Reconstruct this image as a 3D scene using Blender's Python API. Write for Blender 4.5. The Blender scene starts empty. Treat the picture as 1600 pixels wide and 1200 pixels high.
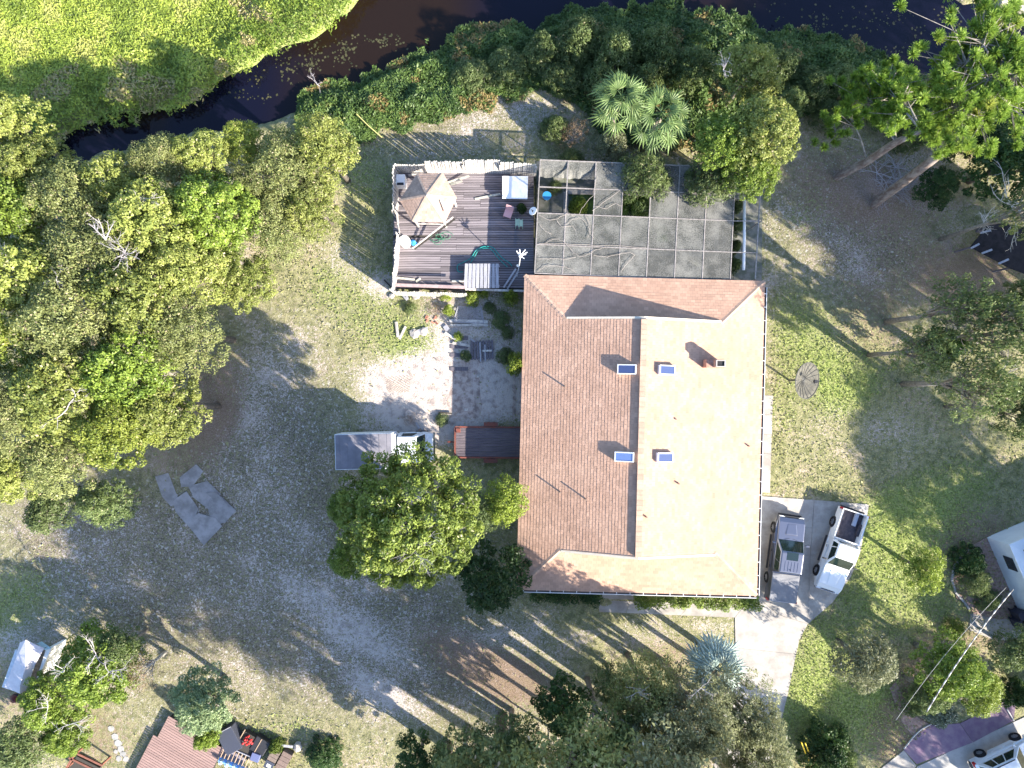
import bpy, math, random
import numpy as np
from mathutils import Vector, Matrix
from math import radians, sin, cos, pi, sqrt

random.seed(7)
rng = np.random.default_rng(7)
scene = bpy.context.scene
COL = scene.collection

# ------------------------------------------------------------------ camera, world, sun, exposure
CAM_H = 44.46
FPX = 1067.0                                   # focal length in pixels of the 1600 px wide photograph
cam_d = bpy.data.cameras.new('camera'); cam_d.sensor_width = 36.0; cam_d.lens = 36.0 * FPX / 1600.0
cam_d.clip_start = 0.5; cam_d.clip_end = 2000
cam = bpy.data.objects.new('camera', cam_d); cam.location = (0, 0, CAM_H); COL.objects.link(cam)
scene.camera = cam

SUN_EL, SUN_AZ = 27.5, 34.0                    # elevation; shadows fall this many degrees north of west
world = bpy.data.worlds.new('World'); scene.world = world; world.use_nodes = True
wn = world.node_tree.nodes; wl = world.node_tree.links
sky = wn.new('ShaderNodeTexSky'); sky.sky_type = 'NISHITA'; sky.sun_disc = False
sky.sun_elevation = radians(SUN_EL); sky.sun_rotation = radians(90 + SUN_AZ)
sky.air_density = 1.0; sky.dust_density = 1.0; sky.ozone_density = 3.0
wn['Background'].inputs['Strength'].default_value = 0.135
wl.new(sky.outputs[0], wn['Background'].inputs['Color'])
sd = bpy.data.lights.new('sun', 'SUN'); sd.energy = 5.0; sd.angle = radians(0.6); sd.color = (1.0, 0.92, 0.78)
sun = bpy.data.objects.new('sun', sd); COL.objects.link(sun)
_d = Vector((-cos(radians(SUN_AZ)) * cos(radians(SUN_EL)), sin(radians(SUN_AZ)) * cos(radians(SUN_EL)), -sin(radians(SUN_EL))))
sun.rotation_euler = _d.to_track_quat('-Z', 'Y').to_euler(); sun.location = (30, -20, 60)
vs = scene.view_settings
vs.view_transform = 'Standard'; vs.look = 'None'; vs.exposure = 1.8; vs.gamma = 1.0; vs.use_curve_mapping = False
scene.cycles.transparent_max_bounces = 16
scene.cycles.max_bounces = 6

# ------------------------------------------------------------------ helpers
def P(px, py, z=0.0):
    """the point at height z that stands under this spot of the aerial photograph"""
    k = (CAM_H - z) / FPX
    return Vector(((px - 800.0) * k, (600.0 - py) * k, z))

def props(o, label=None, cat=None, group=None, kind=None):
    if label: o['label'] = label
    if cat: o['category'] = cat
    if group: o['group'] = group
    if kind: o['kind'] = kind
    return o

def empty(name, loc=(0, 0, 0), rz=0.0, label=None, cat=None, group=None):
    o = bpy.data.objects.new(name, None); COL.objects.link(o)
    o.location = loc; o.rotation_euler = (0, 0, rz); o.empty_display_size = 0.2
    return props(o, label, cat, group)

def link(name, me, parent=None, loc=None, rot=None, scale=None):
    o = bpy.data.objects.new(name, me); COL.objects.link(o)
    if parent is not None: o.parent = parent
    if loc is not None: o.location = loc
    if rot is not None: o.rotation_euler = rot
    if scale is not None: o.scale = scale
    return o

class MB:
    """collects shapes for one mesh"""
    def __init__(s): s.v = []; s.f = []; s.m = []; s.mi = 0
    def add(s, vs_, fs_):
        n = len(s.v); s.v += [tuple(v) for v in vs_]; s.f += [tuple(i + n for i in f) for f in fs_]; s.m += [s.mi] * len(fs_)
        return s
    def hexa(s, b, t):       # bottom 4, top 4, both counter-clockwise from above
        return s.add(list(b) + list(t), [(3, 2, 1, 0), (4, 5, 6, 7), (0, 1, 5, 4), (1, 2, 6, 5), (2, 3, 7, 6), (3, 0, 4, 7)])
    def box(s, x0, x1, y0, y1, z0, z1):
        b = [(x0, y0), (x1, y0), (x1, y1), (x0, y1)]
        return s.hexa([(x, y, z0) for x, y in b], [(x, y, z1) for x, y in b])
    def cbox(s, c, L, W, Hh, yaw=0, pitch=0, roll=0):
        M = Matrix.Translation(c) @ Matrix.Rotation(yaw, 4, 'Z') @ Matrix.Rotation(pitch, 4, 'Y') @ Matrix.Rotation(roll, 4, 'X')
        b = [(-L/2, -W/2), (L/2, -W/2), (L/2, W/2), (-L/2, W/2)]
        return s.hexa([M @ Vector((x, y, -Hh/2)) for x, y in b], [M @ Vector((x, y, Hh/2)) for x, y in b])
    def bar(s, a, b, w, h):  # a rectangular bar between two points
        a = Vector(a); b = Vector(b); d = (b - a)
        if d.length < 1e-6: return s
        d.normalize(); side = d.cross(Vector((0, 0, 1)))
        if side.length < 1e-3: side = Vector((1, 0, 0))
        side.normalize(); up = side.cross(d)
        q = [(-w/2, -h/2), (w/2, -h/2), (w/2, h/2), (-w/2, h/2)]
        A = [a + side*x + up*y for x, y in q]; B = [b + side*x + up*y for x, y in q]
        return s.add(A + B, [(0, 1, 2, 3), (7, 6, 5, 4), (0, 4, 5, 1), (1, 5, 6, 2), (2, 6, 7, 3), (3, 7, 4, 0)])
    def tube(s, pts, rad, n=6, cap=True):
        pts = [Vector(p) for p in pts]
        if not hasattr(rad, '__len__'): rad = [rad] * len(pts)
        rings = []; prev = None
        for i, p in enumerate(pts):
            d = (pts[min(i+1, len(pts)-1)] - pts[max(i-1, 0)])
            d = d.normalized() if d.length > 1e-9 else Vector((0, 0, 1))
            if prev is None:
                a = d.orthogonal().normalized()
            else:
                a = (prev - d * prev.dot(d))
                a = a.normalized() if a.length > 1e-6 else d.orthogonal().normalized()
            prev = a; b = d.cross(a)
            rings.append([p + (a*cos(2*pi*k/n) + b*sin(2*pi*k/n)) * rad[i] for k in range(n)])
        vs_ = [v for r in rings for v in r]; fs_ = []
        for i in range(len(pts)-1):
            for k in range(n):
                fs_.append((i*n+k, i*n+(k+1) % n, (i+1)*n+(k+1) % n, (i+1)*n+k))
        if cap: fs_.append(tuple(range(n))[::-1]); fs_.append(tuple((len(pts)-1)*n + k for k in range(n)))
        return s.add(vs_, fs_)
    def cyl(s, c, r, h, n=16, r2=None, axis='Z'):
        r2 = r if r2 is None else r2
        c = Vector(c); R = {'Z': Matrix.Identity(3), 'Y': Matrix.Rotation(pi/2, 3, 'X'), 'X': Matrix.Rotation(pi/2, 3, 'Y')}[axis]
        A = [c + R @ Vector((r*cos(2*pi*k/n), r*sin(2*pi*k/n), -h/2)) for k in range(n)]
        B = [c + R @ Vector((r2*cos(2*pi*k/n), r2*sin(2*pi*k/n), h/2)) for k in range(n)]
        return s.add(A + B, [(k, (k+1) % n, n+(k+1) % n, n+k) for k in range(n)] + [tuple(range(n))[::-1], tuple(range(n, 2*n))])
    def prism(s, poly, z0, z1):
        n = len(poly); A = [(p[0], p[1], z0) for p in poly]; B = [(p[0], p[1], z1) for p in poly]
        area = sum(poly[i][0]*poly[(i+1) % n][1] - poly[(i+1) % n][0]*poly[i][1] for i in range(n))
        if area < 0: A = A[::-1]; B = B[::-1]
        return s.add(A + B, [(k, (k+1) % n, n+(k+1) % n, n+k) for k in range(n)] + [tuple(range(n))[::-1], tuple(range(n, 2*n))])
    def blob(s, c, r, seed=0, sq=1.0, n=7, m=5):
        rr = random.Random(seed); vs_ = [Vector(c) + Vector((0, 0, -r*sq))]
        for j in range(1, m):
            th = pi*j/m
            for k in range(n):
                q = r*(0.8+0.4*rr.random()); ph = 2*pi*k/n
                vs_.append(Vector(c) + Vector((q*sin(th)*cos(ph), q*sin(th)*sin(ph), -q*sq*cos(th))))
        vs_.append(Vector(c) + Vector((0, 0, r*sq))); fs_ = []
        for k in range(n): fs_.append((0, 1+(k+1) % n, 1+k))
        for j in range(m-2):
            for k in range(n): fs_.append((1+j*n+k, 1+j*n+(k+1) % n, 1+(j+1)*n+(k+1) % n, 1+(j+1)*n+k))
        for k in range(n): fs_.append((len(vs_)-1, 1+(m-2)*n+k, 1+(m-2)*n+(k+1) % n))
        return s.add(vs_, fs_)
    def mesh(s, name, mats, smooth=False):
        me = bpy.data.meshes.new(name); me.from_pydata(s.v, [], s.f)
        for m in (mats if isinstance(mats, (list, tuple)) else [mats]): me.materials.append(m)
        if len(me.materials) > 1: me.polygons.foreach_set('material_index', s.m)
        if smooth: me.polygons.foreach_set('use_smooth', [True]*len(me.polygons))
        me.update(); return me
    def obj(s, name, mats, parent=None, smooth=False, bevel=0, seg=2):
        o = link(name, s.mesh(name, mats, smooth), parent)
        if bevel:
            b = o.modifiers.new('bevel', 'BEVEL'); b.width = bevel; b.segments = seg; b.limit_method = 'ANGLE'; b.angle_limit = radians(35)
        return o

def fast_mesh(name, co, quads, mat, tint=None, attr='tint'):
    """numpy arrays to one mesh of quads (or triangles)"""
    me = bpy.data.meshes.new(name); k = quads.shape[1]
    me.vertices.add(len(co)); me.vertices.foreach_set('co', np.ascontiguousarray(co, dtype=np.float32).ravel())
    me.loops.add(quads.size); me.loops.foreach_set('vertex_index', quads.astype(np.int32).ravel())
    me.polygons.add(len(quads)); me.polygons.foreach_set('loop_start', np.arange(0, quads.size, k, dtype=np.int32))
    me.materials.append(mat); me.update(calc_edges=True)
    if tint is not None:
        a = me.attributes.new(attr, 'FLOAT', 'FACE'); a.data.foreach_set('value', tint.astype(np.float32))
    return me

def vnoise(x, y, scale, seed=0):
    """smooth value noise 0..1 on arrays"""
    r = np.random.default_rng(seed); g = r.random((256, 256))
    u = x/scale; v = y/scale; i = np.floor(u).astype(int); j = np.floor(v).astype(int); fu = u-i; fv = v-j
    fu = fu*fu*(3-2*fu); fv = fv*fv*(3-2*fv); i &= 255; j &= 255; i2 = (i+1) & 255; j2 = (j+1) & 255
    return (g[i, j]*(1-fu)+g[i2, j]*fu)*(1-fv) + (g[i, j2]*(1-fu)+g[i2, j2]*fu)*fv
def fnoise(x, y, scale, seed=0, oct=4):
    t = 0; a = 1; s = 0
    for o in range(oct): t = t + a*vnoise(x, y, scale/2**o, seed+o*17); s += a; a *= .5
    return t/s
def sstep(a, b, x):
    t = np.clip((x-a)/(b-a), 0, 1); return t*t*(3-2*t)

# ------------------------------------------------------------------ materials
def ramp_nodes(nt, c1, c2, fac_socket):
    mx = nt.nodes.new('ShaderNodeMix'); mx.data_type = 'RGBA'
    mx.inputs[6].default_value = (*c1, 1); mx.inputs[7].default_value = (*c2, 1)
    nt.links.new(fac_socket, mx.inputs[0]); return mx.outputs[2]

_M = {}
def mat(name, c, rough=0.7, c2=None, scale=3.0, bump=0.0, bscale=20.0, metal=0.0, spec=0.3, coat=0.0, tint=None, stretch=None, detail=5, lo=.35, hi=.65, ovar=.1):
    """principled with two blended tones (noise), fine relief, and an optional per-face tone from the 'tint' attribute"""
    if name in _M: return _M[name]
    m = bpy.data.materials.new(name); m.use_nodes = True; nt = m.node_tree; b = nt.nodes['Principled BSDF']
    b.inputs['Roughness'].default_value = rough; b.inputs['Metallic'].default_value = metal
    b.inputs['Specular IOR Level'].default_value = spec; b.inputs['Coat Weight'].default_value = coat
    tc = nt.nodes.new('ShaderNodeTexCoord'); src = tc.outputs['Object']
    if stretch:
        mp = nt.nodes.new('ShaderNodeMapping'); mp.inputs['Scale'].default_value = stretch; nt.links.new(src, mp.inputs[0]); src = mp.outputs[0]
    col = None
    if c2 is not None:
        n = nt.nodes.new('ShaderNodeTexNoise'); n.inputs['Scale'].default_value = scale; n.inputs['Detail'].default_value = detail
        n.inputs['Roughness'].default_value = .65; nt.links.new(src, n.inputs['Vector'])
        mr = nt.nodes.new('ShaderNodeMapRange'); mr.interpolation_type = 'SMOOTHSTEP'
        mr.inputs[1].default_value = lo; mr.inputs[2].default_value = hi; nt.links.new(n.outputs[0], mr.inputs[0])
        col = ramp_nodes(nt, c, c2, mr.outputs[0])
    else:
        rgb = nt.nodes.new('ShaderNodeRGB'); rgb.outputs[0].default_value = (*c, 1); col = rgb.outputs[0]
    if tint is not None:
        at = nt.nodes.new('ShaderNodeAttribute'); at.attribute_name = 'tint'
        mr = nt.nodes.new('ShaderNodeMapRange'); mr.inputs[3].default_value = 1-tint; mr.inputs[4].default_value = 1+tint
        nt.links.new(at.outputs['Fac'], mr.inputs[0])
        vm = nt.nodes.new('ShaderNodeVectorMath'); vm.operation = 'SCALE'
        nt.links.new(col, vm.inputs[0]); nt.links.new(mr.outputs[0], vm.inputs['Scale']); col = vm.outputs[0]
    else:                                  # every object its own slight tone
        oi = nt.nodes.new('ShaderNodeObjectInfo'); mr = nt.nodes.new('ShaderNodeMapRange'); mr.inputs[3].default_value = 1-ovar; mr.inputs[4].default_value = 1+ovar
        nt.links.new(oi.outputs['Random'], mr.inputs[0])
        vm = nt.nodes.new('ShaderNodeVectorMath'); vm.operation = 'SCALE'
        nt.links.new(col, vm.inputs[0]); nt.links.new(mr.outputs[0], vm.inputs['Scale']); col = vm.outputs[0]
    nt.links.new(col, b.inputs['Base Color'])
    if bump:
        n = nt.nodes.new('ShaderNodeTexNoise'); n.inputs['Scale'].default_value = bscale; n.inputs['Detail'].default_value = 6
        nt.links.new(src, n.inputs['Vector'])
        bp = nt.nodes.new('ShaderNodeBump'); bp.inputs['Strength'].default_value = bump; bp.inputs['Distance'].default_value = .05
        nt.links.new(n.outputs[0], bp.inputs['Height']); nt.links.new(bp.outputs[0], b.inputs['Normal'])
    _M[name] = m; return m

def leaf_mat(name, c1, c2, c3=None, transl=.35):
    """leaf blades: tone from the 'tint' attribute, some light passes through"""
    if name in _M: return _M[name]
    m = bpy.data.materials.new(name); m.use_nodes = True; nt = m.node_tree; nt.nodes.clear()
    out = nt.nodes.new('ShaderNodeOutputMaterial'); at = nt.nodes.new('ShaderNodeAttribute'); at.attribute_name = 'tint'
    cr = nt.nodes.new('ShaderNodeValToRGB'); e = cr.color_ramp.elements
    e[0].position = 0.0; e[0].color = (*c1, 1); e[1].position = .85; e[1].color = (*c2, 1)
    if c3:
        q = cr.color_ramp.elements.new(.97); q.color = (*c3, 1)
    nt.links.new(at.outputs['Fac'], cr.inputs[0])
    oi = nt.nodes.new('ShaderNodeObjectInfo'); mr = nt.nodes.new('ShaderNodeMapRange'); mr.inputs[3].default_value = .82; mr.inputs[4].default_value = 1.15
    nt.links.new(oi.outputs['Random'], mr.inputs[0]); vm = nt.nodes.new('ShaderNodeVectorMath'); vm.operation = 'SCALE'
    nt.links.new(cr.outputs[0], vm.inputs[0]); nt.links.new(mr.outputs[0], vm.inputs['Scale'])
    d = nt.nodes.new('ShaderNodeBsdfPrincipled'); d.inputs['Roughness'].default_value = .5; d.inputs['Specular IOR Level'].default_value = .35
    nt.links.new(vm.outputs[0], d.inputs['Base Color'])
    t = nt.nodes.new('ShaderNodeBsdfTranslucent'); nt.links.new(vm.outputs[0], t.inputs[0])
    mx = nt.nodes.new('ShaderNodeMixShader'); mx.inputs[0].default_value = transl
    nt.links.new(d.outputs[0], mx.inputs[1]); nt.links.new(t.outputs[0], mx.inputs[2]); nt.links.new(mx.outputs[0], out.inputs[0])
    _M[name] = m; return m

def wood(name, c, c2, stretch=(1, 14, 14), **k):
    return mat(name, c, .8, c2, scale=1.6, bump=.25, bscale=6, stretch=stretch, **k)

M_BARK = mat('bark', (.10, .085, .07), .9, (.20, .17, .145), scale=5, bump=.5, bscale=14)
M_PALEBARK = mat('pale_bark', (.40, .37, .33), .9, (.58, .54, .50), scale=5, bump=.3, bscale=14)
M_PINEBARK = mat('pine_bark', (.17, .12, .10), .9, (.33, .28, .25), scale=4, bump=.6, bscale=9, stretch=(1, 1, .4))
M_CONC = mat('concrete', (.42, .39, .36), .85, (.28, .255, .235), scale=.9, bump=.12, bscale=30, detail=9)
M_WHITE = mat('white_metal', (.78, .78, .78), .4)
M_GREYMETAL = mat('grey_metal', (.32, .32, .33), .45, metal=.6)
M_BLACK = mat('black_rubber', (.02, .02, .022), .7)
M_DARK = mat('dark_plastic', (.03, .03, .035), .5)
# ------------------------------------------------------------------ terrain, canal
def interp(tab, x):
    a = np.array(tab, float); return np.interp(x, a[:, 0], a[:, 1])
NORTH_SHORE = [(-1600, 900), (-300, 370), (0, 245), (100, 198), (150, 178), (220, 168), (290, 148), (330, 128), (352, 106), (400, 88), (450, 60),
               (490, 40), (520, 18), (545, -5), (600, -60), (700, -120), (900, -150), (1200, -120), (1300, -40), (1420, -30), (1540, -10), (1565, 14), (1600, 30), (1700, 70), (1900, 150), (3200, 800)]
SOUTH_SHORE = [(-1600, 1060), (-300, 500), (0, 330), (100, 275), (150, 245), (250, 238), (330, 200), (400, 192), (465, 178), (480, 160), (520, 143), (560, 145),
               (600, 125), (650, 100), (690, 88), (740, 58), (800, 50), (835, 68), (860, 38), (930, 25), (1000, 30), (1060, 35), (1140, 42), (1200, 65),
               (1300, 78), (1370, 100), (1430, 130), (1500, 165), (1600, 205), (1900, 320), (3200, 1000)]
BANK_SOUTH = [(-1600, 1100), (0, 400), (300, 300), (470, 232), (590, 215), (640, 208), (700, 190), (760, 172), (830, 150), (880, 145), (960, 225), (1100, 245), (1200, 232), (1262, 172),
              (1330, 195), (1400, 195), (1600, 270), (3200, 1100)]
PXM = FPX / CAM_H
def to_px(x, y): return 800 + x*PXM, 600 - y*PXM
def wob(px, py): return (fnoise(px, py, 42, 5, 4)-.5)*34
def shore_d(x, y):
    """metres inside the canal (positive) for arrays of world coordinates"""
    px, py = to_px(x, y); w = wob(px, py)
    return np.minimum(py - interp(NORTH_SHORE, px) + w, interp(SOUTH_SHORE, px) - py + w) / PXM
def ground_z(x, y):
    d = shore_d(x, y)
    return np.where(d > -.6, -1.6*sstep(-.6, 1.8, d), 0.0)

def blobs(px, py, lst):
    t = np.zeros_like(px)
    for (cx, cy, rx, ry, ang, s) in lst:
        a = radians(ang); dx = px-cx; dy = py-cy
        u = (dx*cos(a)+dy*sin(a))/rx; v = (-dx*sin(a)+dy*cos(a))/ry
        t = t + s*np.exp(-(u*u+v*v)**1.5)
    return t
LUSH = [(180, 40, 330, 130, -8, 1.4), (450, 30, 150, 60, 0, .7), (1270, 1080, 60, 110, 15, .9), (1370, 1110, 60, 70, 0, 1.1), (1410, 900, 130, 110, 0, .8),
        (1450, 780, 130, 60, -20, .6), (1330, 590, 70, 60, 0, .7), (1250, 520, 60, 80, 0, .6), (600, 490, 110, 90, 20, .55), (560, 240, 90, 110, 0, .5), (1300, 640, 60, 60, 0, .3),
        (1220, 650, 30, 60, 0, .4), (20, 940, 70, 60, 0, .6), (660, 540, 60, 40, 0, .6), (1260, 330, 40, 60, 40, .6), (90, 880, 60, 50, 0, .3), (440, 1150, 100, 60, 0, .5), (480, 440, 60, 50, 0, .3)]
SAND = [(705, 605, 135, 62, 0, 1.3), (670, 660, 80, 40, 0, .5), (410, 610, 45, 90, 8, .14), (395, 740, 60, 60, -12, .18), (470, 850, 50, 40, 40, .16), (540, 975, 130, 36, 33, .42), (590, 1080, 75, 24, 30, .50), (700, 1000, 60, 30, 30, .2),
        (460, 560, 40, 160, 40, .12), (545, 415, 30, 45, -40, .3), (600, 450, 30, 25, 0, .5), (1340, 420, 60, 26, 45, .25), (1350, 660, 120, 60, 10, .3), (800, 175, 90, 28, -15, .25),
        (640, 225, 60, 22, -15, .15), (1290, 330, 120, 60, 0, .2), (1420, 290, 90, 60, 0, .2), (330, 1000, 300, 170, 0, .06), (960, 990, 160, 25, 0, .2), (150, 870, 160, 60, 30, .08),
        (750, 500, 80, 60, 0, .3), (560, 880, 60, 60, 0, .08), (800, 1000, 80, 50, 30, .15), (1120, 980, 40, 14, 0, .2), (60, 990, 60, 40, 0, .3), (700, 500, 50, 60, 0, .3)]
LITTER = [(340, 610, 60, 80, 20, .8), (290, 700, 80, 60, -30, .7), (740, 1040, 120, 45, 30, .9), (830, 1060, 80, 40, 20, .7), (1420, 1090, 36, 90, 15, 1.0), (1530, 450, 90, 70, 20, .9),
          (1400, 400, 120, 90, 30, .5), (1380, 1150, 60, 60, 0, .6), (1500, 1000, 60, 60, 0, .6), (1350, 500, 80, 60, 40, .5), (20, 1080, 90, 80, 0, .6), (160, 1150, 70, 60, 0, .6), (1520, 850, 90, 70, -30, .8),
          (1290, 270, 110, 90, 0, .5), (690, 470, 40, 40, 0, .5), (790, 500, 50, 80, 0, .5), (870, 190, 60, 60, 0, .4), (740, 650, 120, 22, 0, .5), (1440, 300, 160, 60, 0, .5), (1290, 960, 26, 40, 20, .35),
          (1050, 1020, 80, 40, 0, .5), (1440, 650, 90, 40, 25, .4)]
GREYSOIL = [(700, 560, 210, 90, 0, 0), ]
BARE = [(330, 940, 360, 230, 15, .75), (430, 680, 130, 210, 0, .85), (640, 1000, 280, 130, 25, .75), (1300, 330, 140, 120, 20, .8), (1400, 420, 110, 90, 0, .5), (700, 200, 180, 60, -10, .7), (700, 500, 110, 60, 0, .5), (180, 860, 180, 80, 20, .8)]
def masks(x, y):
    px, py = to_px(x, y)
    n = (fnoise(px, py, 90, 31, 4)-.5)*1.25
    lush = blobs(px, py, LUSH)+n*.3
    north = sstep(-10, 20, interp(NORTH_SHORE, px)-py); lush = np.maximum(lush, north*(.75+n*.8))
    sand = .34 + blobs(px, py, SAND) + n*.28 - lush*.28
    sand = sand*(1-north*.7)
    # east lawn is denser grass, west yard thin and speckled
    sand = sand - .12*sstep(1180, 1300, px)*sstep(420, 620, py)
    litter = blobs(px, py, LITTER) + (fnoise(px, py, 60, 77, 4)-.5)*.35
    return lush, sand, litter, north

def build_ground():
    # fine sheet under the view, coarse rings out to the horizon
    fx = np.arange(-42, 42.01, .28); fy = np.arange(-33, 33.01, .28)
    ext = np.array([48, 60, 90, 160, 300, 600.]);
    xs = np.concatenate([-ext[::-1], fx, ext]); ys = np.concatenate([-ext[::-1], fy, ext])
    X, Y = np.meshgrid(xs, ys, indexing='ij'); Z = ground_z(X, Y) + (fnoise(X, Y, 3.0, 9, 3)-.5)*.04
    for (a, b, c, d) in FLAT:      # level under the built things
        Z = np.where((X > a) & (X < b) & (Y > c) & (Y < d), np.minimum(Z, -.03), Z)
    co = np.stack([X.ravel(), Y.ravel(), Z.ravel()], 1); nx, ny = len(xs), len(ys)
    I, J = np.meshgrid(np.arange(nx-1), np.arange(ny-1), indexing='ij'); i = (I*ny+J).ravel()
    q = np.stack([i, i+ny, i+ny+1, i+1], 1)
    me = fast_mesh('ground', co, q, ground_material())
    lush, sand, litter, north = masks(X.ravel(), Y.ravel())
    px_, py_ = to_px(X.ravel(), Y.ravel()); bare_ = np.clip(blobs(px_, py_, BARE), 0, .9)
    for nm, arr in (('lush', lush), ('sand', sand), ('litter', litter), ('bare', bare_)):
        a = me.attributes.new(nm, 'FLOAT', 'POINT'); a.data.foreach_set('value', arr.astype(np.float32))
    me.polygons.foreach_set('use_smooth', [True]*len(me.polygons))
    props(link('ground', me), kind='structure')

def ground_material():
    m = bpy.data.materials.new('ground_soil_grass'); m.use_nodes = True; nt = m.node_tree; N = nt.nodes; Lk = nt.links
    b = N['Principled BSDF']; b.inputs['Roughness'].default_value = .95; b.inputs['Specular IOR Level'].default_value = .1
    tc = N.new('ShaderNodeTexCoord')
    def noise(sc, det=5, rough=.6):
        n = N.new('ShaderNodeTexNoise'); n.inputs['Scale'].default_value = sc; n.inputs['Detail'].default_value = det; n.inputs['Roughness'].default_value = rough
        Lk.new(tc.outputs['Object'], n.inputs['Vector']); return n.outputs[0]
    def attr(a):
        n = N.new('ShaderNodeAttribute'); n.attribute_name = a; return n.outputs['Fac']
    def math_(op, a, b_=None, c=None):
        n = N.new('ShaderNodeMath'); n.operation = op
        for i, v in enumerate((a, b_, c)):
            if v is None: continue
            if isinstance(v, (int, float)): n.inputs[i].default_value = v
            else: Lk.new(v, n.inputs[i])
        return n.outputs[0]
    def smooth(v, lo, hi):
        n = N.new('ShaderNodeMapRange'); n.interpolation_type = 'SMOOTHSTEP'; n.inputs[1].default_value = lo; n.inputs[2].default_value = hi
        Lk.new(v, n.inputs[0]); return n.outputs[0]
    def mix(a, b_, f):
        n = N.new('ShaderNodeMix'); n.data_type = 'RGBA'
        for i, v in ((6, a), (7, b_)):
            if isinstance(v, tuple): n.inputs[i].default_value = (*v, 1)
            else: Lk.new(v, n.inputs[i])
        Lk.new(f, n.inputs[0]); return n.outputs[2]
    n_c, n_m, n_f, n_ff, n_g = noise(.5), noise(2.2, 6), noise(7.5, 4, .7), noise(17, 2, .5), noise(4.5, 7, .75)
    n_s = noise(11, 6, .8)
    grass = mix((.155, .165, .07), (.33, .32, .155), smooth(n_m, .38, .62))
    grass = mix(grass, (.42, .34, .23), smooth(math_('ADD', math_('MULTIPLY', n_c, .5), math_('MULTIPLY', n_g, .6)), .55, .68))
    lushc = mix((.15, .20, .045), (.32, .38, .11), smooth(n_f, .35, .65))
    grass = mix(grass, lushc, smooth(math_('ADD', attr('lush'), math_('MULTIPLY_ADD', n_c, .8, -.4)), .25, .95))
    dirt = mix((.080, .066, .050), (.22, .18, .15), smooth(n_f, .4, .6))
    sandc = mix((.47, .41, .375), (.29, .245, .23), smooth(n_m, .45, .7))
    # bare soil between the tufts
    soil = smooth(math_('ADD', n_ff, math_('MULTIPLY', n_m, .45)), .70, .80)
    base = mix(grass, dirt, math_('MAXIMUM', math_('MULTIPLY', soil, .55), math_('MULTIPLY', attr('bare'), smooth(n_g, .34, .52))))
    s = math_('ADD', attr('sand'), math_('ADD', math_('MULTIPLY_ADD', n_c, .9, -.45), math_('ADD', math_('MULTIPLY_ADD', n_g, 1.9, -.95), math_('MULTIPLY_ADD', n_s, 2.6, -1.3))))
    base = mix(base, sandc, smooth(s, .52, .76))
    dn = N.new('ShaderNodeTexNoise'); dn.inputs['Scale'].default_value = 6; Lk.new(tc.outputs['Object'], dn.inputs['Vector'])
    dv = N.new('ShaderNodeVectorMath'); dv.operation = 'MULTIPLY_ADD'; dv.inputs[1].default_value = (.5, .5, 0); Lk.new(dn.outputs[1], dv.inputs[0]); Lk.new(tc.outputs['Object'], dv.inputs[2])
    v = N.new('ShaderNodeTexVoronoi'); v.inputs['Scale'].default_value = 3.6; v.inputs['Randomness'].default_value = 1.0; Lk.new(dv.outputs[0], v.inputs['Vector'])
    v2 = N.new('ShaderNodeTexVoronoi'); v2.inputs['Scale'].default_value = 9.5; Lk.new(dv.outputs[0], v2.inputs['Vector'])
    fleck = math_('MULTIPLY', smooth(math_('MULTIPLY', math_('MINIMUM', v.outputs['Distance'], math_('MULTIPLY', v2.outputs['Distance'], 1.25)), -1.0), -.30, -.12), smooth(math_('ADD', attr('sand'), math_('MULTIPLY_ADD', n_m, 1.2, -.6)), -.05, .4))
    base = mix(base, (.52, .49, .47), math_('MULTIPLY', math_('MULTIPLY', fleck, math_('MULTIPLY_ADD', attr('bare'), .7, .2)), .9))
    lit = mix((.15, .095, .07), (.27, .19, .145), smooth(n_ff, .4, .6))
    l = math_('ADD', attr('litter'), math_('MULTIPLY_ADD', n_g, 2.4, -1.2))
    base = mix(base, lit, math_('MULTIPLY', smooth(l, .30, .95), .75))
    Lk.new(base, b.inputs['Base Color'])
    bp = N.new('ShaderNodeBump'); bp.inputs['Strength'].default_value = .9; bp.inputs['Distance'].default_value = .06
    Lk.new(math_('ADD', n_f, math_('MULTIPLY', n_ff, .7)), bp.inputs['Height']); Lk.new(bp.outputs[0], b.inputs['Normal'])
    return m

FLAT = [(-8.3, 1.9, 5.8, 15.0), (0.2, 16.8, -13.8, 15.0), (14.5, 24, -22, -6.5), (24, 60, -30, -9.0)]
build_ground()

# canal water: one still, dark sheet
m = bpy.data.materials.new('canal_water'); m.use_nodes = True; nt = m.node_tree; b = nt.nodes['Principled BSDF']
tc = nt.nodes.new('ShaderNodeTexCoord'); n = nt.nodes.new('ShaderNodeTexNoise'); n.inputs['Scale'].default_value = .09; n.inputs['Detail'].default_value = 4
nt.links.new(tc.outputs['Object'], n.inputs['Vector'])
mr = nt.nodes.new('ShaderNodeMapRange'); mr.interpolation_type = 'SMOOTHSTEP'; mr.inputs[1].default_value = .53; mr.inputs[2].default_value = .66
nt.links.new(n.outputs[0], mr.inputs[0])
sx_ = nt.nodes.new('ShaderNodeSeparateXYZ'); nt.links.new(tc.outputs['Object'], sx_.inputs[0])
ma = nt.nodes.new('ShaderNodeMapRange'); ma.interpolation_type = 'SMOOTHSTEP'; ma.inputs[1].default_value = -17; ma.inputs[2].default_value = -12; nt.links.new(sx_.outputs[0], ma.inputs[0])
mb_ = nt.nodes.new('ShaderNodeMapRange'); mb_.interpolation_type = 'SMOOTHSTEP'; mb_.inputs[1].default_value = -5; mb_.inputs[2].default_value = 0; mb_.inputs[3].default_value = 1; mb_.inputs[4].default_value = 0; nt.links.new(sx_.outputs[0], mb_.inputs[0])
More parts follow.
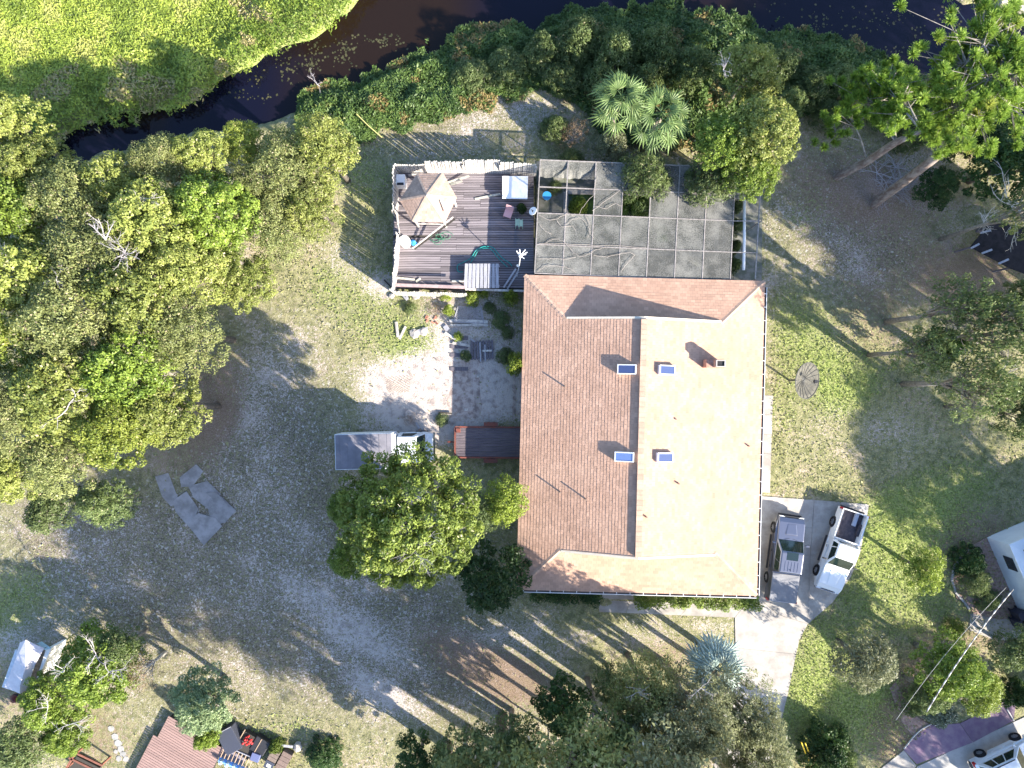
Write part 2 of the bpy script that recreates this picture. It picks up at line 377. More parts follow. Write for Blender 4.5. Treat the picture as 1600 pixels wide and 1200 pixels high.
mm_ = nt.nodes.new('ShaderNodeMath'); mm_.operation = 'MULTIPLY'; nt.links.new(ma.outputs[0], mm_.inputs[0]); nt.links.new(mb_.outputs[0], mm_.inputs[1])  # brown stretch by x: shade against reflected sky put into the water colour
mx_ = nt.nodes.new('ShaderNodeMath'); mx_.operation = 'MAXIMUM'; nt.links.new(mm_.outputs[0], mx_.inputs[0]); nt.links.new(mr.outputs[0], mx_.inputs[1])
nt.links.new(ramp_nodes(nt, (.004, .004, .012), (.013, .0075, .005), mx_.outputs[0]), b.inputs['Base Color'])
b.inputs['Roughness'].default_value = .07; b.inputs['IOR'].default_value = 1.33
n2 = nt.nodes.new('ShaderNodeTexNoise'); n2.inputs['Scale'].default_value = 2.2; n2.inputs['Detail'].default_value = 3; nt.links.new(tc.outputs['Object'], n2.inputs['Vector'])
bp = nt.nodes.new('ShaderNodeBump'); bp.inputs['Strength'].default_value = .10; bp.inputs['Distance'].default_value = .05
nt.links.new(n2.outputs[0], bp.inputs['Height']); nt.links.new(bp.outputs[0], b.inputs['Normal'])
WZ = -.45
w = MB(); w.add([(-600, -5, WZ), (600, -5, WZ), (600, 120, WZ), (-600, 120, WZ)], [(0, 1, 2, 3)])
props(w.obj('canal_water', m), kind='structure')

# ------------------------------------------------------------------ grass, bank growth, floating weed
def blades(name, co, size, nrm_j, tint, material, seed, aspect=.4, up=1.0):
    """one lozenge leaf per point"""
    r = np.random.default_rng(seed); n = len(co)
    nr = r.normal(size=(n, 3))*nrm_j; nr[:, 2] += up; nr /= np.linalg.norm(nr, axis=1, keepdims=True)
    a = r.normal(size=(n, 3)); t = a - (a*nr).sum(1, keepdims=True)*nr; t /= np.linalg.norm(t, axis=1, keepdims=True)+1e-9
    bb = np.cross(nr, t); s = size[:, None]
    v = np.stack([co-t*s, co+bb*s*aspect, co+t*s, co-bb*s*aspect], 1).reshape(-1, 3)
    return fast_mesh(name, v, np.arange(4*n).reshape(-1, 4), material, tint)

G_LUSH = leaf_mat('meadow_blade', (.13, .20, .03), (.42, .50, .09), (.42, .36, .17), .3)
G_LAWN = leaf_mat('lawn_blade', (.17, .18, .07), (.36, .36, .15), (.40, .33, .22), .25)
G_BANK = leaf_mat('bank_weed_leaf', (.045, .085, .025), (.13, .20, .05), (.26, .20, .08), .3)

def scatter(n, x0, x1, y0, y1, seed):
    r = np.random.default_rng(seed); return r.uniform(x0, x1, n), r.uniform(y0, y1, n), r

def in_rects(x, y, rects):
    k = np.zeros_like(x, bool)
    for (a, b_, c, d) in rects: k |= (x > a) & (x < b_) & (y > c) & (y < d)
    return k
HOUSE_RECT = (.3, 16.9, -14.0, 7.2); DECK_RECT = (-8.0, 1.6, 6.0, 14.6)
# lawn tufts
x, y, r = scatter(230000, -35, 35, -26, 20, 3)
lush, sand, litter, north = masks(x, y); d = shore_d(x, y)
px, py = to_px(x, y)
keep = (d < -.8) & (r.random(len(x)) < np.clip(.9 - sand*1.7 + lush*.5 - litter*.4 - .75*np.clip(blobs(px, py, BARE), 0, 1), .03, 1)) & ~in_rects(x, y, [HOUSE_RECT, DECK_RECT, (.2, 16, 6, 15.0)])
def poly_mask(x, y, poly):
    ins = np.zeros_like(x, bool); n = len(poly)
    for i in range(n):
        (x1, y1), (x2, y2) = poly[i], poly[(i+1) % n]
        c = ((y1 > y) != (y2 > y)) & (x < (x2-x1)*(y-y1)/((y2-y1) if y2 != y1 else 1e-9)+x1); ins ^= c
    return ins
DRIVE_PX = [(1187, 775), (1358, 788), (1350, 840), (1330, 900), (1300, 942), (1262, 975), (1249, 1000), (1240, 1040), (1225, 1110), (1215, 1150), (1195, 1215), (1120, 1215), (1140, 1080), (1150, 1040), (1148, 965), (935, 958), (935, 925), (1150, 925), (1180, 925)]
ROAD_PX = [(1360, 1215), (1425, 1160), (1470, 1130), (1540, 1105), (1590, 1090), (1700, 1050), (1700, 1300), (1360, 1300)]
dp = [tuple(P(*q)[:2]) for q in DRIVE_PX]; rp = [tuple(P(*q)[:2]) for q in ROAD_PX]
keep &= ~poly_mask(x, y, dp) & ~poly_mask(x, y, rp)
x = x[keep]; y = y[keep]; lush = lush[keep]
h = r.uniform(.02, .07, len(x))*(1+.6*np.clip(lush, 0, 1))
tn = np.clip(r.normal(.45, .22, len(x)), 0, .93); tn[r.random(len(x)) < .02] = 1
lu = lush > .35
for nm, k, mt in (('grass', ~lu, G_LAWN), ('lawn_grass', lu, G_LAWN if False else leaf_mat('green_lawn_blade', (.155, .20, .05), (.36, .42, .13), (.36, .33, .18), .3))):
    co = np.stack([x[k], y[k], h[k]], 1)
    props(link(nm, blades(nm, co, r.uniform(.05, .11, len(co)), .8, tn[k], mt, 5, .38)), kind='stuff')
# the meadow beyond the canal
x, y, r = scatter(150000, -36, 2, 13, 30, 11); px, py = to_px(x, y)
k = (interp(NORTH_SHORE, px) - py - wob(px, py) > -13 - 26*fnoise(px, py, 14, 8, 3)**2); x = x[k]; y = y[k]; px = px[k]; py = py[k]
dd = (interp(NORTH_SHORE, px)-py)
edge = np.exp(-(dd/75)**2) + .5*sstep(330, 430, px); hh = .12 + edge*fnoise(x, y, 1.6, 21, 3)*1.3
co = np.stack([x, y, np.maximum(ground_z(x, y), -.4) + hh*r.random(len(x))**.35], 1)
tn = np.clip(.60+(fnoise(x, y, 1.2, 23, 3)-.5)*1.3 + (fnoise(x, y, 5, 24, 3)-.5)*1.0 - edge*.30 + r.normal(0, .12, len(x)), 0, .9); tn[(fnoise(x, y, 1.7, 29, 3) > .63) & (r.random(len(x)) < .7) & (edge > .25)] = 1
props(link('meadow_grass', blades('meadow_grass', co, r.uniform(.07, .16, len(x)), .75, tn, G_LUSH, 12, .33)), kind='stuff')
# weeds and creepers on the south bank
x, y, r = scatter(330000, -14, 34, 12, 27, 13); px, py = to_px(x, y)
top = interp(SOUTH_SHORE, px)-8; bot = interp(BANK_SOUTH, px) + (fnoise(px, py, 30, 6, 3)-.5)*44
k = (py > top + wob(px, py) - 6 - 30*fnoise(px, py, 15, 9, 3)**2) & (py < bot) & (px > 230); x = x[k]; y = y[k]; px = px[k]; py = py[k]; top = top[k]; bot = bot[k]
mid = np.clip((py-top)/(bot-top), 0, 1)
hh = (.25 + 1.3*fnoise(x, y, 1.5, 41, 4)**1.5*np.sin(np.clip(mid, .05, .97)*pi)**.5)*(1+.5*sstep(820, 1100, px))
co = np.stack([x, y, np.maximum(ground_z(x, y), -.42) + hh*r.random(len(x))**.3], 1)
tn = np.clip(.42+(fnoise(x, y, 1.0, 43, 3)-.5)*1.2 + r.normal(0, .13, len(x)), 0, .9); tn[(fnoise(x, y, 1.4, 47, 3) > .66) & (r.random(len(x)) < .6)] = 1
props(link('bank_undergrowth', blades('bank_undergrowth', co, r.uniform(.07, .17, len(x)), .75, tn, G_BANK, 14, .36)), kind='stuff')
# floating weed
G_PAD = leaf_mat('floating_pad', (.02, .024, .01), (.08, .075, .035), None, .1)
pads = []
for (cx, cy, rx, ry, n) in [(480, 100, 50, 36, 190), (425, 120, 40, 30, 60), (590, 60, 40, 25, 60), (1440, 30, 60, 40, 90), (1340, 70, 70, 30, 90), (1260, 40, 80, 30, 50), (1490, 60, 50, 30, 50), (380, 150, 40, 20, 30), (1000, 12, 80, 8, 20)]:
    q = rng.normal(size=(n, 2)); cl = rng.integers(0, 7, n)
    off = rng.normal(size=(7, 2))
    for i in range(n):
        u = off[cl[i]]*.8+q[i]*.25; p = P(cx+u[0]*rx*.8, cy+u[1]*ry*.8, WZ+.012); pads.append(p[:])
co = np.array(pads)
k = shore_d(co[:, 0], co[:, 1]) > .3; co = co[k]
props(link('floating_weed', blades('floating_weed', co, rng.uniform(.03, .11, len(co)), .02, rng.random(len(co))*.85, G_PAD, 15, .8)), kind='stuff')
# ------------------------------------------------------------------ paved surfaces
def slabs(name, polys, z0, z1, m, parent_name, label=None, gap=.012, kind='structure'):
    root = empty(parent_name); root['kind'] = kind
    for pl in polys:
        w = [P(*q) for q in pl]; c = sum(w, Vector())/len(w)
        w = [c + (q-c)*(1-gap/max((q-c).length, .1)) for q in w]
        MB().prism(w, z0, z1).obj(name, m, root)
    return root
def grid_polys(a, b, c, d, nx, ny):     # a b c d: corners in order, subdivided bilinearly
    out = []
    L = lambda p, q, t: (p[0]+(q[0]-p[0])*t, p[1]+(q[1]-p[1])*t)
    for i in range(nx):
        for j in range(ny):
            f = lambda s, t: L(L(a, b, s), L(d, c, s), t)
            out.append([f(i/nx, j/ny), f((i+1)/nx, j/ny), f((i+1)/nx, (j+1)/ny), f(i/nx, (j+1)/ny)])
    return out
dr = grid_polys((1186, 775), (1272, 781), (1266, 868), (1183, 865), 1, 2) + grid_polys((1272, 781), (1358, 788), (1345, 860), (1266, 868), 1, 2) \
    + [[(1183, 865), (1266, 868), (1262, 975), (1215, 960), (1180, 930)], [(1266, 868), (1345, 860), (1330, 900), (1300, 942), (1262, 975)],
       [(1180, 930), (1215, 960), (1262, 975), (1249, 1000), (1244, 1022), (1149, 1012), (1148, 965), (1160, 950)],
       [(1149, 1012), (1244, 1022), (1232, 1080), (1145, 1070)], [(1145, 1070), (1232, 1080), (1215, 1150), (1130, 1140)], [(1130, 1140), (1215, 1150), (1190, 1220), (1110, 1215)]]
slabs('slab', dr, -.12, .022, M_CONC, 'driveway')
slabs('slab', grid_polys((935, 938), (1180, 944), (1148, 965), (936, 956), 5, 1) + [[(940, 915), (990, 916), (990, 937), (940, 936)]], -.1, .012, M_CONC, 'front_path')
slabs('slab', grid_polys((1178, 617), (1208, 618), (1203, 770), (1174, 768), 1, 5), -.1, .012, M_CONC, 'side_path')
M_PURPLE = mat('worn_purple_paint', (.17, .105, .165), .8, (.23, .165, .205), scale=1.6, bump=.1, detail=8)
M_ASPH = mat('grey_paving', (.30, .29, .28), .9, (.38, .36, .35), scale=1.4, bump=.1)
slabs('slab', [[(1340, 1230), (1412, 1172), (1432, 1196), (1405, 1230)]], -.1, .02, M_CONC, 'neighbour_apron')
slabs('slab', [[(1412, 1172), (1428, 1152), (1455, 1133), (1500, 1130), (1520, 1160), (1432, 1194)], [(1500, 1130), (1590, 1085), (1583, 1126), (1520, 1160)]], -.1, .02, M_PURPLE, 'neighbour_drive')
slabs('slab', [[(1434, 1197), (1584, 1128), (1640, 1102), (1700, 1300), (1400, 1300), (1407, 1230)]], -.1, .016, M_ASPH, 'neighbour_parking')
slabs('slab', grid_polys((838, 252), (1192, 262), (1190, 440), (838, 434), 8, 4), -.06, .03, mat('mossy_concrete', (.20, .19, .17), .9, (.11, .12, .09), scale=2, bump=.2), 'pool_deck')
slabs('slab', grid_polys((606, 568), (806, 562), (806, 655), (612, 655), 3, 2), -.1, -.005, mat('sandy_slab', (.40, .34, .31), .95, (.22, .17, .155), scale=2.2, bump=.5, detail=9, lo=.42, hi=.62), 'patio')

# ------------------------------------------------------------------ the house
HW, HL, EZ = 14.65, 19.2, 2.75
O = P(820, 430, EZ); HANG = radians(-1.46)
HU = Vector((cos(HANG), sin(HANG), 0)); HN = Vector((-sin(HANG), cos(HANG), 0))
house = empty('house', (O.x, O.y, 0), HANG, 'large single storey house with a brown shingle hip roof and four skylights', 'house')
ZR = 4.85; XR = 6.96; G = 2.7; Z1 = 3.52; XW = 2.56; XE = HW-2.82
M_SH = mat('shingle', (.475, .305, .225), .9, (.415, .26, .19), scale=.55, bump=.35, bscale=60, tint=.13, spec=.15)
M_SHDK = mat('shingle_underlay', (.22, .13, .10), .95)
M_TRIM = mat('cream_trim', (.62, .56, .47), .6, (.55, .49, .41), scale=2)
M_WALL = mat('cream_stucco', (.55, .50, .41), .9, (.47, .42, .35), scale=1.2, bump=.3, bscale=50)
M_GLASS = mat('dark_window_glass', (.02, .03, .04), .08, spec=.8)
wall = MB().box(.55, HW-.55, -HL+.55, -.55, -.1, EZ-.12).obj('wall', M_WALL, house)
# windows and doors on the hidden walls
def wall_opening(name, x, y, wd, h, z, face, m, frame=True):
    t = .06
    b = MB()
    if face in 'NS':
        yy = -.55 if face == 'N' else -HL+.55; s = 1 if face == 'N' else -1
        b.box(x-wd/2, x+wd/2, min(yy, yy+s*t), max(yy, yy+s*t), z, z+h)
        f = MB().box(x-wd/2-.06, x+wd/2+.06, min(yy, yy+s*(t-.02)), max(yy, yy+s*(t-.02)), z-.06, z+h+.06)
    else:
        xx = .55 if face == 'W' else HW-.55; s = -1 if face == 'W' else 1
        b.box(min(xx, xx+s*t), max(xx, xx+s*t), y-wd/2, y+wd/2, z, z+h)
        f = MB().box(min(xx, xx+s*(t-.02)), max(xx, xx+s*(t-.02)), y-wd/2-.06, y+wd/2+.06, z-.06, z+h+.06)
    o = f.obj(name, M_TRIM, house); b.obj('pane' if name == 'window' else 'panel', m, o)
for yy in (-3.2, -8.5, -12.4, -16): wall_opening('window', 0, yy, 1.5, 1.2, .95, 'W', M_GLASS)
for yy in (-2.6, -6.4): wall_opening('window', 0, yy, 1.4, 1.2, .95, 'E', M_GLASS)
wall_opening('garage_door', 0, -15.2, 4.6, 2.15, .05, 'E', M_WHITE)
for xx in (2.6, 9.0, 12.2): wall_opening('window', xx, 0, 1.6, 1.2, .95, 'S', M_GLASS)
wall_opening('door', 5.2, 0, 1.0, 2.05, .05, 'S', wood('front_door_wood', (.20, .09, .05), (.28, .14, .08)))
wall_opening('sliding_door', 7.0, 0, 3.2, 2.1, .05, 'N', M_GLASS)

NWc, NEc, SEc, SWc = Vector((0, 0, EZ)), Vector((HW, 0, EZ)), Vector((HW, -HL, EZ)), Vector((0, -HL, EZ))
nw1, ne1, se1, sw1 = Vector((XW, -G, Z1)), Vector((XE, -G, Z1)), Vector((XE, -HL+G, Z1)), Vector((XW, -HL+G, Z1))
rN, rS = Vector((XR, -G, ZR)), Vector((XR, -HL+G, ZR))
rf = MB(); t = Vector((0, 0, -.03))
for poly in ([NWc, nw1, rN, rS, sw1, SWc], [NEc, SEc, se1, rS, rN, ne1], [NWc, NEc, ne1, nw1], [SWc, sw1, se1, SEc], [nw1, ne1, rN], [sw1, rS, se1]):
    rf.add([p+t for p in poly], [tuple(range(len(poly)))])
rf.add([p+Vector((0, 0, -.12)) for p in (NWc, SWc, SEc, NEc)], [(0, 1, 2, 3)])
roof = rf.obj('roof', M_SHDK, house)
def shingle_plane(poly, expo=.19, wd=.30, th=.015, seed=1):
    """courses of single tabs laid on a sloping plane; poly starts with the eave edge"""
    o = Vector(poly[0]); u = (Vector(poly[1])-o).normalized(); nrm = u.cross(Vector(poly[2])-o).normalized()
    if nrm.z < 0: nrm = -nrm
    v = nrm.cross(u).normalized()
    if (Vector(poly[2])-o).dot(v) < 0: v = -v
    uv = [((Vector(p)-o).dot(u), (Vector(p)-o).dot(v)) for p in poly]
    vmax = max(q[1] for q in uv); r = random.Random(seed); out_v = []; out_f = []; tn = []
    def bounds(vv):
        xs = []
        for i in range(len(uv)):
            (a, b_), (c, d) = uv[i], uv[(i+1) % len(uv)]
            if abs(b_-d) < 1e-6:
                if abs(b_-vv) < 1e-6: xs += [a, c]
            elif min(b_, d)-1e-9 <= vv <= max(b_, d)+1e-9: xs.append(a+(c-a)*(vv-b_)/(d-b_))
        return (min(xs), max(xs)) if xs else None
    v0 = 0; row = 0
    while v0 < vmax-.01:
        v1 = min(v0+expo, vmax); e = 1e-4
        A = bounds(v0+e); B = bounds(v1-e)
        if A and B:
            off = (row % 2)*wd*.5 + r.uniform(-.03, .03); k0 = math.floor((min(A[0], B[0])-off)/wd); k1 = math.ceil((max(A[1], B[1])-off)/wd)
            jog = r.uniform(-.006, .006)
            for k in range(k0, k1):
                a, b_ = off+k*wd+.004, off+(k+1)*wd-.004
                p = [max(a, A[0]), min(b_, A[1]), min(b_, B[1]), max(a, B[0])]
                if p[1]-p[0] < .01 and p[2]-p[3] < .01: continue
                p[1] = max(p[1], p[0]); p[2] = max(p[2], p[3])
                dz = r.uniform(.8, 1.3)*th; lo = v0 + (r.uniform(-.008, .008)+jog if row else -.02)
                n = len(out_v)
                out_v += [o+u*p[0]+v*lo+nrm*dz, o+u*p[1]+v*lo+nrm*dz, o+u*p[2]+v*(v1+.01)+nrm*.004, o+u*p[3]+v*(v1+.01)+nrm*.004,
                          o+u*p[0]+v*lo-nrm*.012, o+u*p[1]+v*lo-nrm*.012]
                out_f += [(n, n+1, n+2, n+3), (n+4, n+5, n+1, n)]
                q = min(max(r.gauss(.5, .26), 0), 1); tn += [q, q]
        v0 = v1; row += 1
    return out_v, out_f, tn
def shingles_obj(name, planes, m, parent, **k):
    V, F, T = [], [], []
    for i, pl in enumerate(planes):
        a, b_, c = shingle_plane(pl, seed=i+1, **k); n = len(V); V += a; F += [tuple(j+n for j in f) for f in b_]; T += c
    me = bpy.data.meshes.new(name); me.from_pydata([tuple(q) for q in V], [], F); me.materials.append(m)
    at = me.attributes.new('tint', 'FLOAT', 'FACE'); at.data.foreach_set('value', T); me.update()
    return props(link(name, me, parent), kind='stuff')
shingles_obj('shingles', [[SWc, NWc, nw1, rN, rS, sw1], [NEc, SEc, se1, rS, rN, ne1], [NWc, NEc, ne1, nw1], [SEc, SWc, sw1, se1]], M_SH, roof)
gb = MB()
for a, b_, c, s in ((nw1, ne1, rN, 1), (sw1, se1, rS, -1)):
    gb = MB(); d = Vector((0, .02*s, 0)); gb.add([a+d, b_+d, c+d, a-d*3, b_-d*3, c-d*3], [(0, 1, 2), (5, 4, 3), (0, 3, 4, 1), (1, 4, 5, 2), (2, 5, 3, 0)]); gb.obj('gable', M_WALL, roof)
# rake edges over the two little gables
for a, b_ in ((nw1, rN), (ne1, rN), (sw1, rS), (se1, rS)):
    s = 1 if a.y > -HL/2 else -1
    MB().bar(a+Vector((0, .09*s, .02)), b_+Vector((0, .09*s, .02)), .12, .05).obj('rake_board', M_TRIM, roof)
# cap shingles on the hips, raised vent along the ridge
capm = None
def caps(a, b_, step=.30, wd=.26, zup=.035):
    d = (b_-a); L_ = d.length; d.normalize(); side = d.cross(Vector((0, 0, 1))).normalized(); n = int(L_/step)
    for i in range(n):
        p = a+d*(i*L_/n); q = a+d*((i+1)*L_/n+.03); z = Vector((0, 0, zup)); dr_ = Vector((0, 0, -.055)); r_ = Vector((0, 0, .014))
        me = MB().add([p-side*wd/2+z+dr_+r_, p+z+r_, p+side*wd/2+z+dr_+r_, q-side*wd/2+z+dr_, q+z, q+side*wd/2+z+dr_],
                      [(0, 1, 4, 3), (1, 2, 5, 4), (0, 3, 4, 1), (1, 4, 5, 2)][:2] + [(2, 1, 0)]).mesh('cap_shingle', M_CAP)
        link('cap_shingle', me, roof)
M_CAP = mat('cap_shingle', (.49, .33, .25), .9, (.40, .27, .20), scale=2, bump=.3, bscale=60)
for a, b_ in ((NWc, nw1), (NEc, ne1), (SWc, sw1), (SEc, se1)): caps(a, b_)
rv = MB(); rv.box(XR-.17, XR+.17, -HL+G-.02, -G+.02, ZR-.10, ZR+.085)
rv.obj('ridge_vent', mat('ridge_vent', (.50, .36, .29), .85, (.40, .28, .22), scale=6), roof, bevel=.03)
for i in range(46):
    y0 = -G-.01-i*(HL-2*G)/46; MB().box(XR-.185, XR+.185, y0-(HL-2*G)/46+.015, y0, ZR+.086, ZR+.10).obj('cap_shingle', M_CAP, roof)
# fascia and gutters
for a, b_ in ((NWc, NEc), (SWc, NWc)):
    MB().bar(a+Vector((0, 0, -.085)), b_+Vector((0, 0, -.085)), .03, .16).obj('fascia', M_TRIM, house)
M_GUT = mat('gutter_inside', (.05, .045, .05), .7, (.09, .07, .06), scale=4)
def gutter(a, b_, out, n):
    g = MB(); c = out*.09
    g.bar(a+out*.075+Vector((0, 0, -.09)), b_+out*.075+Vector((0, 0, -.09)), .13, .02); g.bar(a+out*.012+Vector((0, 0, -.05)), b_+out*.012+Vector((0, 0, -.05)), .012, .10)
    go = g.obj('gutter', M_GUT, house)
    MB().bar(a+out*.155+Vector((0, 0, -.045)), b_+out*.155+Vector((0, 0, -.045)), .03, .11).obj('gutter_lip', M_WHITE, go)
    for i in range(n):
        p = a+(b_-a)*((i+.5)/n); d = (b_-a).normalized()
        link('gutter_strap', MB().bar(p+out*.0+Vector((0, 0, .012)), p+out*.17+Vector((0, 0, .012)), .035, .012).mesh('gutter_strap', M_WHITE), go)
gutter(NEc+Vector((0, -.35, 0)), SEc, Vector((1, 0, 0)), 23)
gutter(SWc, SEc+Vector((0, 0, 0)), Vector((0, -1, 0)), 18)
HM = Matrix.Translation((O.x, O.y, 0)) @ Matrix.Rotation(HANG, 4, 'Z'); HI = HM.inverted()
def on_roof(px, py, up=0):
    """local point of the roof seen at this spot of the photograph"""
    z = 4.0
    for _ in range(12):
        q = HI @ P(px, py, z+up)
        z = min(EZ + q.x*(ZR-EZ)/XR, EZ+(HW-q.x)*(ZR-EZ)/(HW-XR))
    return Vector((q.x, q.y, z))
M_SKYG = mat('skylight_glass', (.05, .07, .17), .15, spec=1.0, coat=.6)
M_SKYG2 = mat('pale_skylight_glass', (.16, .24, .48), .2, spec=1.0, coat=.6)  # reflected sky put into both pane colours as blue, paler here
for (px, py, w_, h_, gm, lb) in ((981, 577, 1.07, .56, M_SKYG, None), (1041, 578, 1.0, .56, M_SKYG, None), (977, 714, 1.10, .56, M_SKYG2, 'skylight with the palest glass, sky reflection painted in'), (1038, 715, 1.0, .56, M_SKYG, None)):
    q = on_roof(px, py, .22); west = q.x < XR; sl = math.atan((ZR-EZ)/(XR if west else HW-XR))*(-1 if west else 1)
    R = Matrix.Translation(q) @ Matrix.Rotation(sl, 4, 'Y')
    def rb(x0, x1, y0, y1, z0, z1): 
        b = MB(); b.hexa([R @ Vector(c) for c in ((x0, y0, z0), (x1, y0, z0), (x1, y1, z0), (x0, y1, z0))], [R @ Vector(c) for c in ((x0, y0, z1), (x1, y0, z1), (x1, y1, z1), (x0, y1, z1))]); return b
    f = rb(-w_/2, w_/2, -h_/2, h_/2, -.12, .24); fr = .05
    for bx in ((-w_/2, w_/2, -h_/2, -h_/2+fr), (-w_/2, w_/2, h_/2-fr, h_/2), (-w_/2, -w_/2+fr, -h_/2+fr, h_/2-fr), (w_/2-fr, w_/2, -h_/2+fr, h_/2-fr)):
        z = rb(*bx, .24, .285); f.add(z.v, z.f)
    sk = f.obj('skylight', M_WHITE, roof)
    if lb: sk['label'] = lb
    # depth stops at three levels: the pane sits beside its frame
    rb(-w_/2+fr+.004, w_/2-fr-.004, -h_/2+fr+.004, h_/2-fr-.004, .245, .262).obj('skylight_pane', gm, roof)
M_BRK = mat('chimney_brick', (.34, .17, .12), .9, (.44, .26, .20), scale=6, bump=.4, bscale=30)
q = on_roof(1119, 568, 1.1); ch = MB(); ch.box(q.x-.52, q.x+.52, q.y-.24, q.y+.24, q.z-.3, q.z+.95); ch.box(q.x-.12, q.x+.50, q.y-.22, q.y+.22, q.z+.953, q.z+1.35)
cho = ch.obj('chimney', M_BRK, roof)
c = MB()
for a in ((-.10, .46, -.20, -.15), (-.10, .46, .15, .20), (-.10, -.03, -.147, .147), (.39, .46, -.147, .147)): c.box(q.x+a[0], q.x+a[1], q.y+a[2], q.y+a[3], q.z+1.353, q.z+1.43)
c.obj('chimney_cap', M_CONC, roof); MB().box(q.x-.02, q.x+.38, q.y-.14, q.y+.14, q.z+1.353, q.z+1.36).obj('chimney_flue', M_BLACK, roof)
M_PIPE = mat('vent_pipe', (.22, .16, .13), .7)
for (px, py, hh) in ((883, 604, .42), (875, 769, .45), (915, 780, .45), (1010, 808, .30), (1061, 756, .22), (1171, 697, .22), (1057, 655, .12)):
    q = on_roof(px, py, 0.2); MB().cyl((q.x, q.y, q.z+hh/2-.05), .05, hh+.1, 10).obj('vent_pipe', M_PIPE, roof)

# ------------------------------------------------------------------ screened pool enclosure
M_ALU = mat('weathered_aluminium', (.33, .30, .29), .6, (.20, .18, .175), scale=8)
m = bpy.data.materials.new('dirty_screen'); m.use_nodes = True; nt = m.node_tree; b = nt.nodes['Principled BSDF']; b.inputs['Roughness'].default_value = .95
tc = nt.nodes.new('ShaderNodeTexCoord'); n1 = nt.nodes.new('ShaderNodeTexNoise'); n1.inputs['Scale'].default_value = 1.3; n1.inputs['Detail'].default_value = 6
n3 = nt.nodes.new('ShaderNodeTexNoise'); n3.inputs['Scale'].default_value = 16; n3.inputs['Detail'].default_value = 4
nt.links.new(tc.outputs['Object'], n1.inputs['Vector']); nt.links.new(tc.outputs['Object'], n3.inputs['Vector'])
ad = nt.nodes.new('ShaderNodeMath'); ad.operation = 'ADD'; nt.links.new(n1.outputs[0], ad.inputs[0]); nt.links.new(n3.outputs[0], ad.inputs[1])
mr = nt.nodes.new('ShaderNodeMapRange'); mr.inputs[1].default_value = .75; mr.inputs[2].default_value = 1.25; nt.links.new(ad.outputs[0], mr.inputs[0])
nt.links.new(ramp_nodes(nt, (.08, .082, .078), (.20, .195, .18), mr.outputs[0]), b.inputs['Base Color'])
mr2 = nt.nodes.new('ShaderNodeMapRange'); mr2.inputs[1].default_value = .75; mr2.inputs[2].default_value = 1.3; mr2.inputs[3].default_value = .62; mr2.inputs[4].default_value = .92
nt.links.new(ad.outputs[0], mr2.inputs[0])
tr = nt.nodes.new('ShaderNodeBsdfTransparent'); mx = nt.nodes.new('ShaderNodeMixShader'); out = nt.nodes['Material Output']
nt.links.new(mr2.outputs[0], mx.inputs[0]); nt.links.new(tr.outputs[0], mx.inputs[1]); nt.links.new(b.outputs[0], mx.inputs[2]); nt.links.new(mx.outputs[0], out.inputs[0])
M_SCREEN = m
oi = nt.nodes.new('ShaderNodeObjectInfo'); mr3 = nt.nodes.new('ShaderNodeMapRange'); mr3.inputs[3].default_value = .78; mr3.inputs[4].default_value = 1.2; nt.links.new(oi.outputs['Random'], mr3.inputs[0])
vm3 = nt.nodes.new('ShaderNodeVectorMath'); vm3.operation = 'SCALE'; nt.links.new(b.inputs['Base Color'].links[0].from_socket, vm3.inputs[0]); nt.links.new(mr3.outputs[0], vm3.inputs['Scale']); nt.links.new(vm3.outputs[0], b.inputs['Base Color'])
EH = 2.62
ROWY = [250, 292, 333, 382, 427]
def ep(i, j, z=EH):
    y = ROWY[j] + i*1.75; return P(840+43.7*i - (y-333)*.05, y, z)
enc = empty('screen_enclosure', (0, 0, 0), 0, 'pool screen enclosure with grey dirty mesh panels, some missing, behind the house', 'screen enclosure')
for i in range(9):
    jt = 4
    if i == 8:
        a, c2 = P(1188, 296, EH), P(1180, 436, EH)
        MB().bar(a, c2, .06, .09).obj('beam', M_ALU, enc); continue
    MB().bar(ep(i, 0), ep(i, jt), .055, .10).obj('beam', M_ALU, enc)
for j in range(5):
    z = Vector((0, 0, .004+.002*j))
    MB().bar(ep(0, j)+z, ep(7, j)+z, .055, .10).obj('beam', M_ALU, enc)
    if j in (2, 3): MB().bar(ep(7, j)+z, P(1190 if j == 2 else 1184, (346, 395)[j-2], EH), .04, .06).obj('beam', M_ALU, enc)
MB().bar(ep(7, 2), P(1189, 344, .3), .04, .05).obj('brace', M_ALU, enc)
missing = {(0, 1), (1, 1), (3, 1), (0, 0), (1, 0)}
for i in range(7):
    for j in range(4):
        if (i, j) in missing: continue
        a, b_, c, d = ep(i, j), ep(i+1, j), ep(i+1, j+1), ep(i, j+1)
        mid = (a+b_+c+d)/4; dz = Vector((0, 0, .03)); k = .985
        q = [mid+(p-mid)*k+dz for p in (d, c, b_, a)]
        cen = mid+dz+Vector((0, 0, -.05-.04*random.random()))     # the mesh sags a little
        MB().add(q+[cen], [(0, 1, 4), (1, 2, 4), (2, 3, 4), (3, 0, 4)]).obj('screen_panel', M_SCREEN, enc, smooth=True)
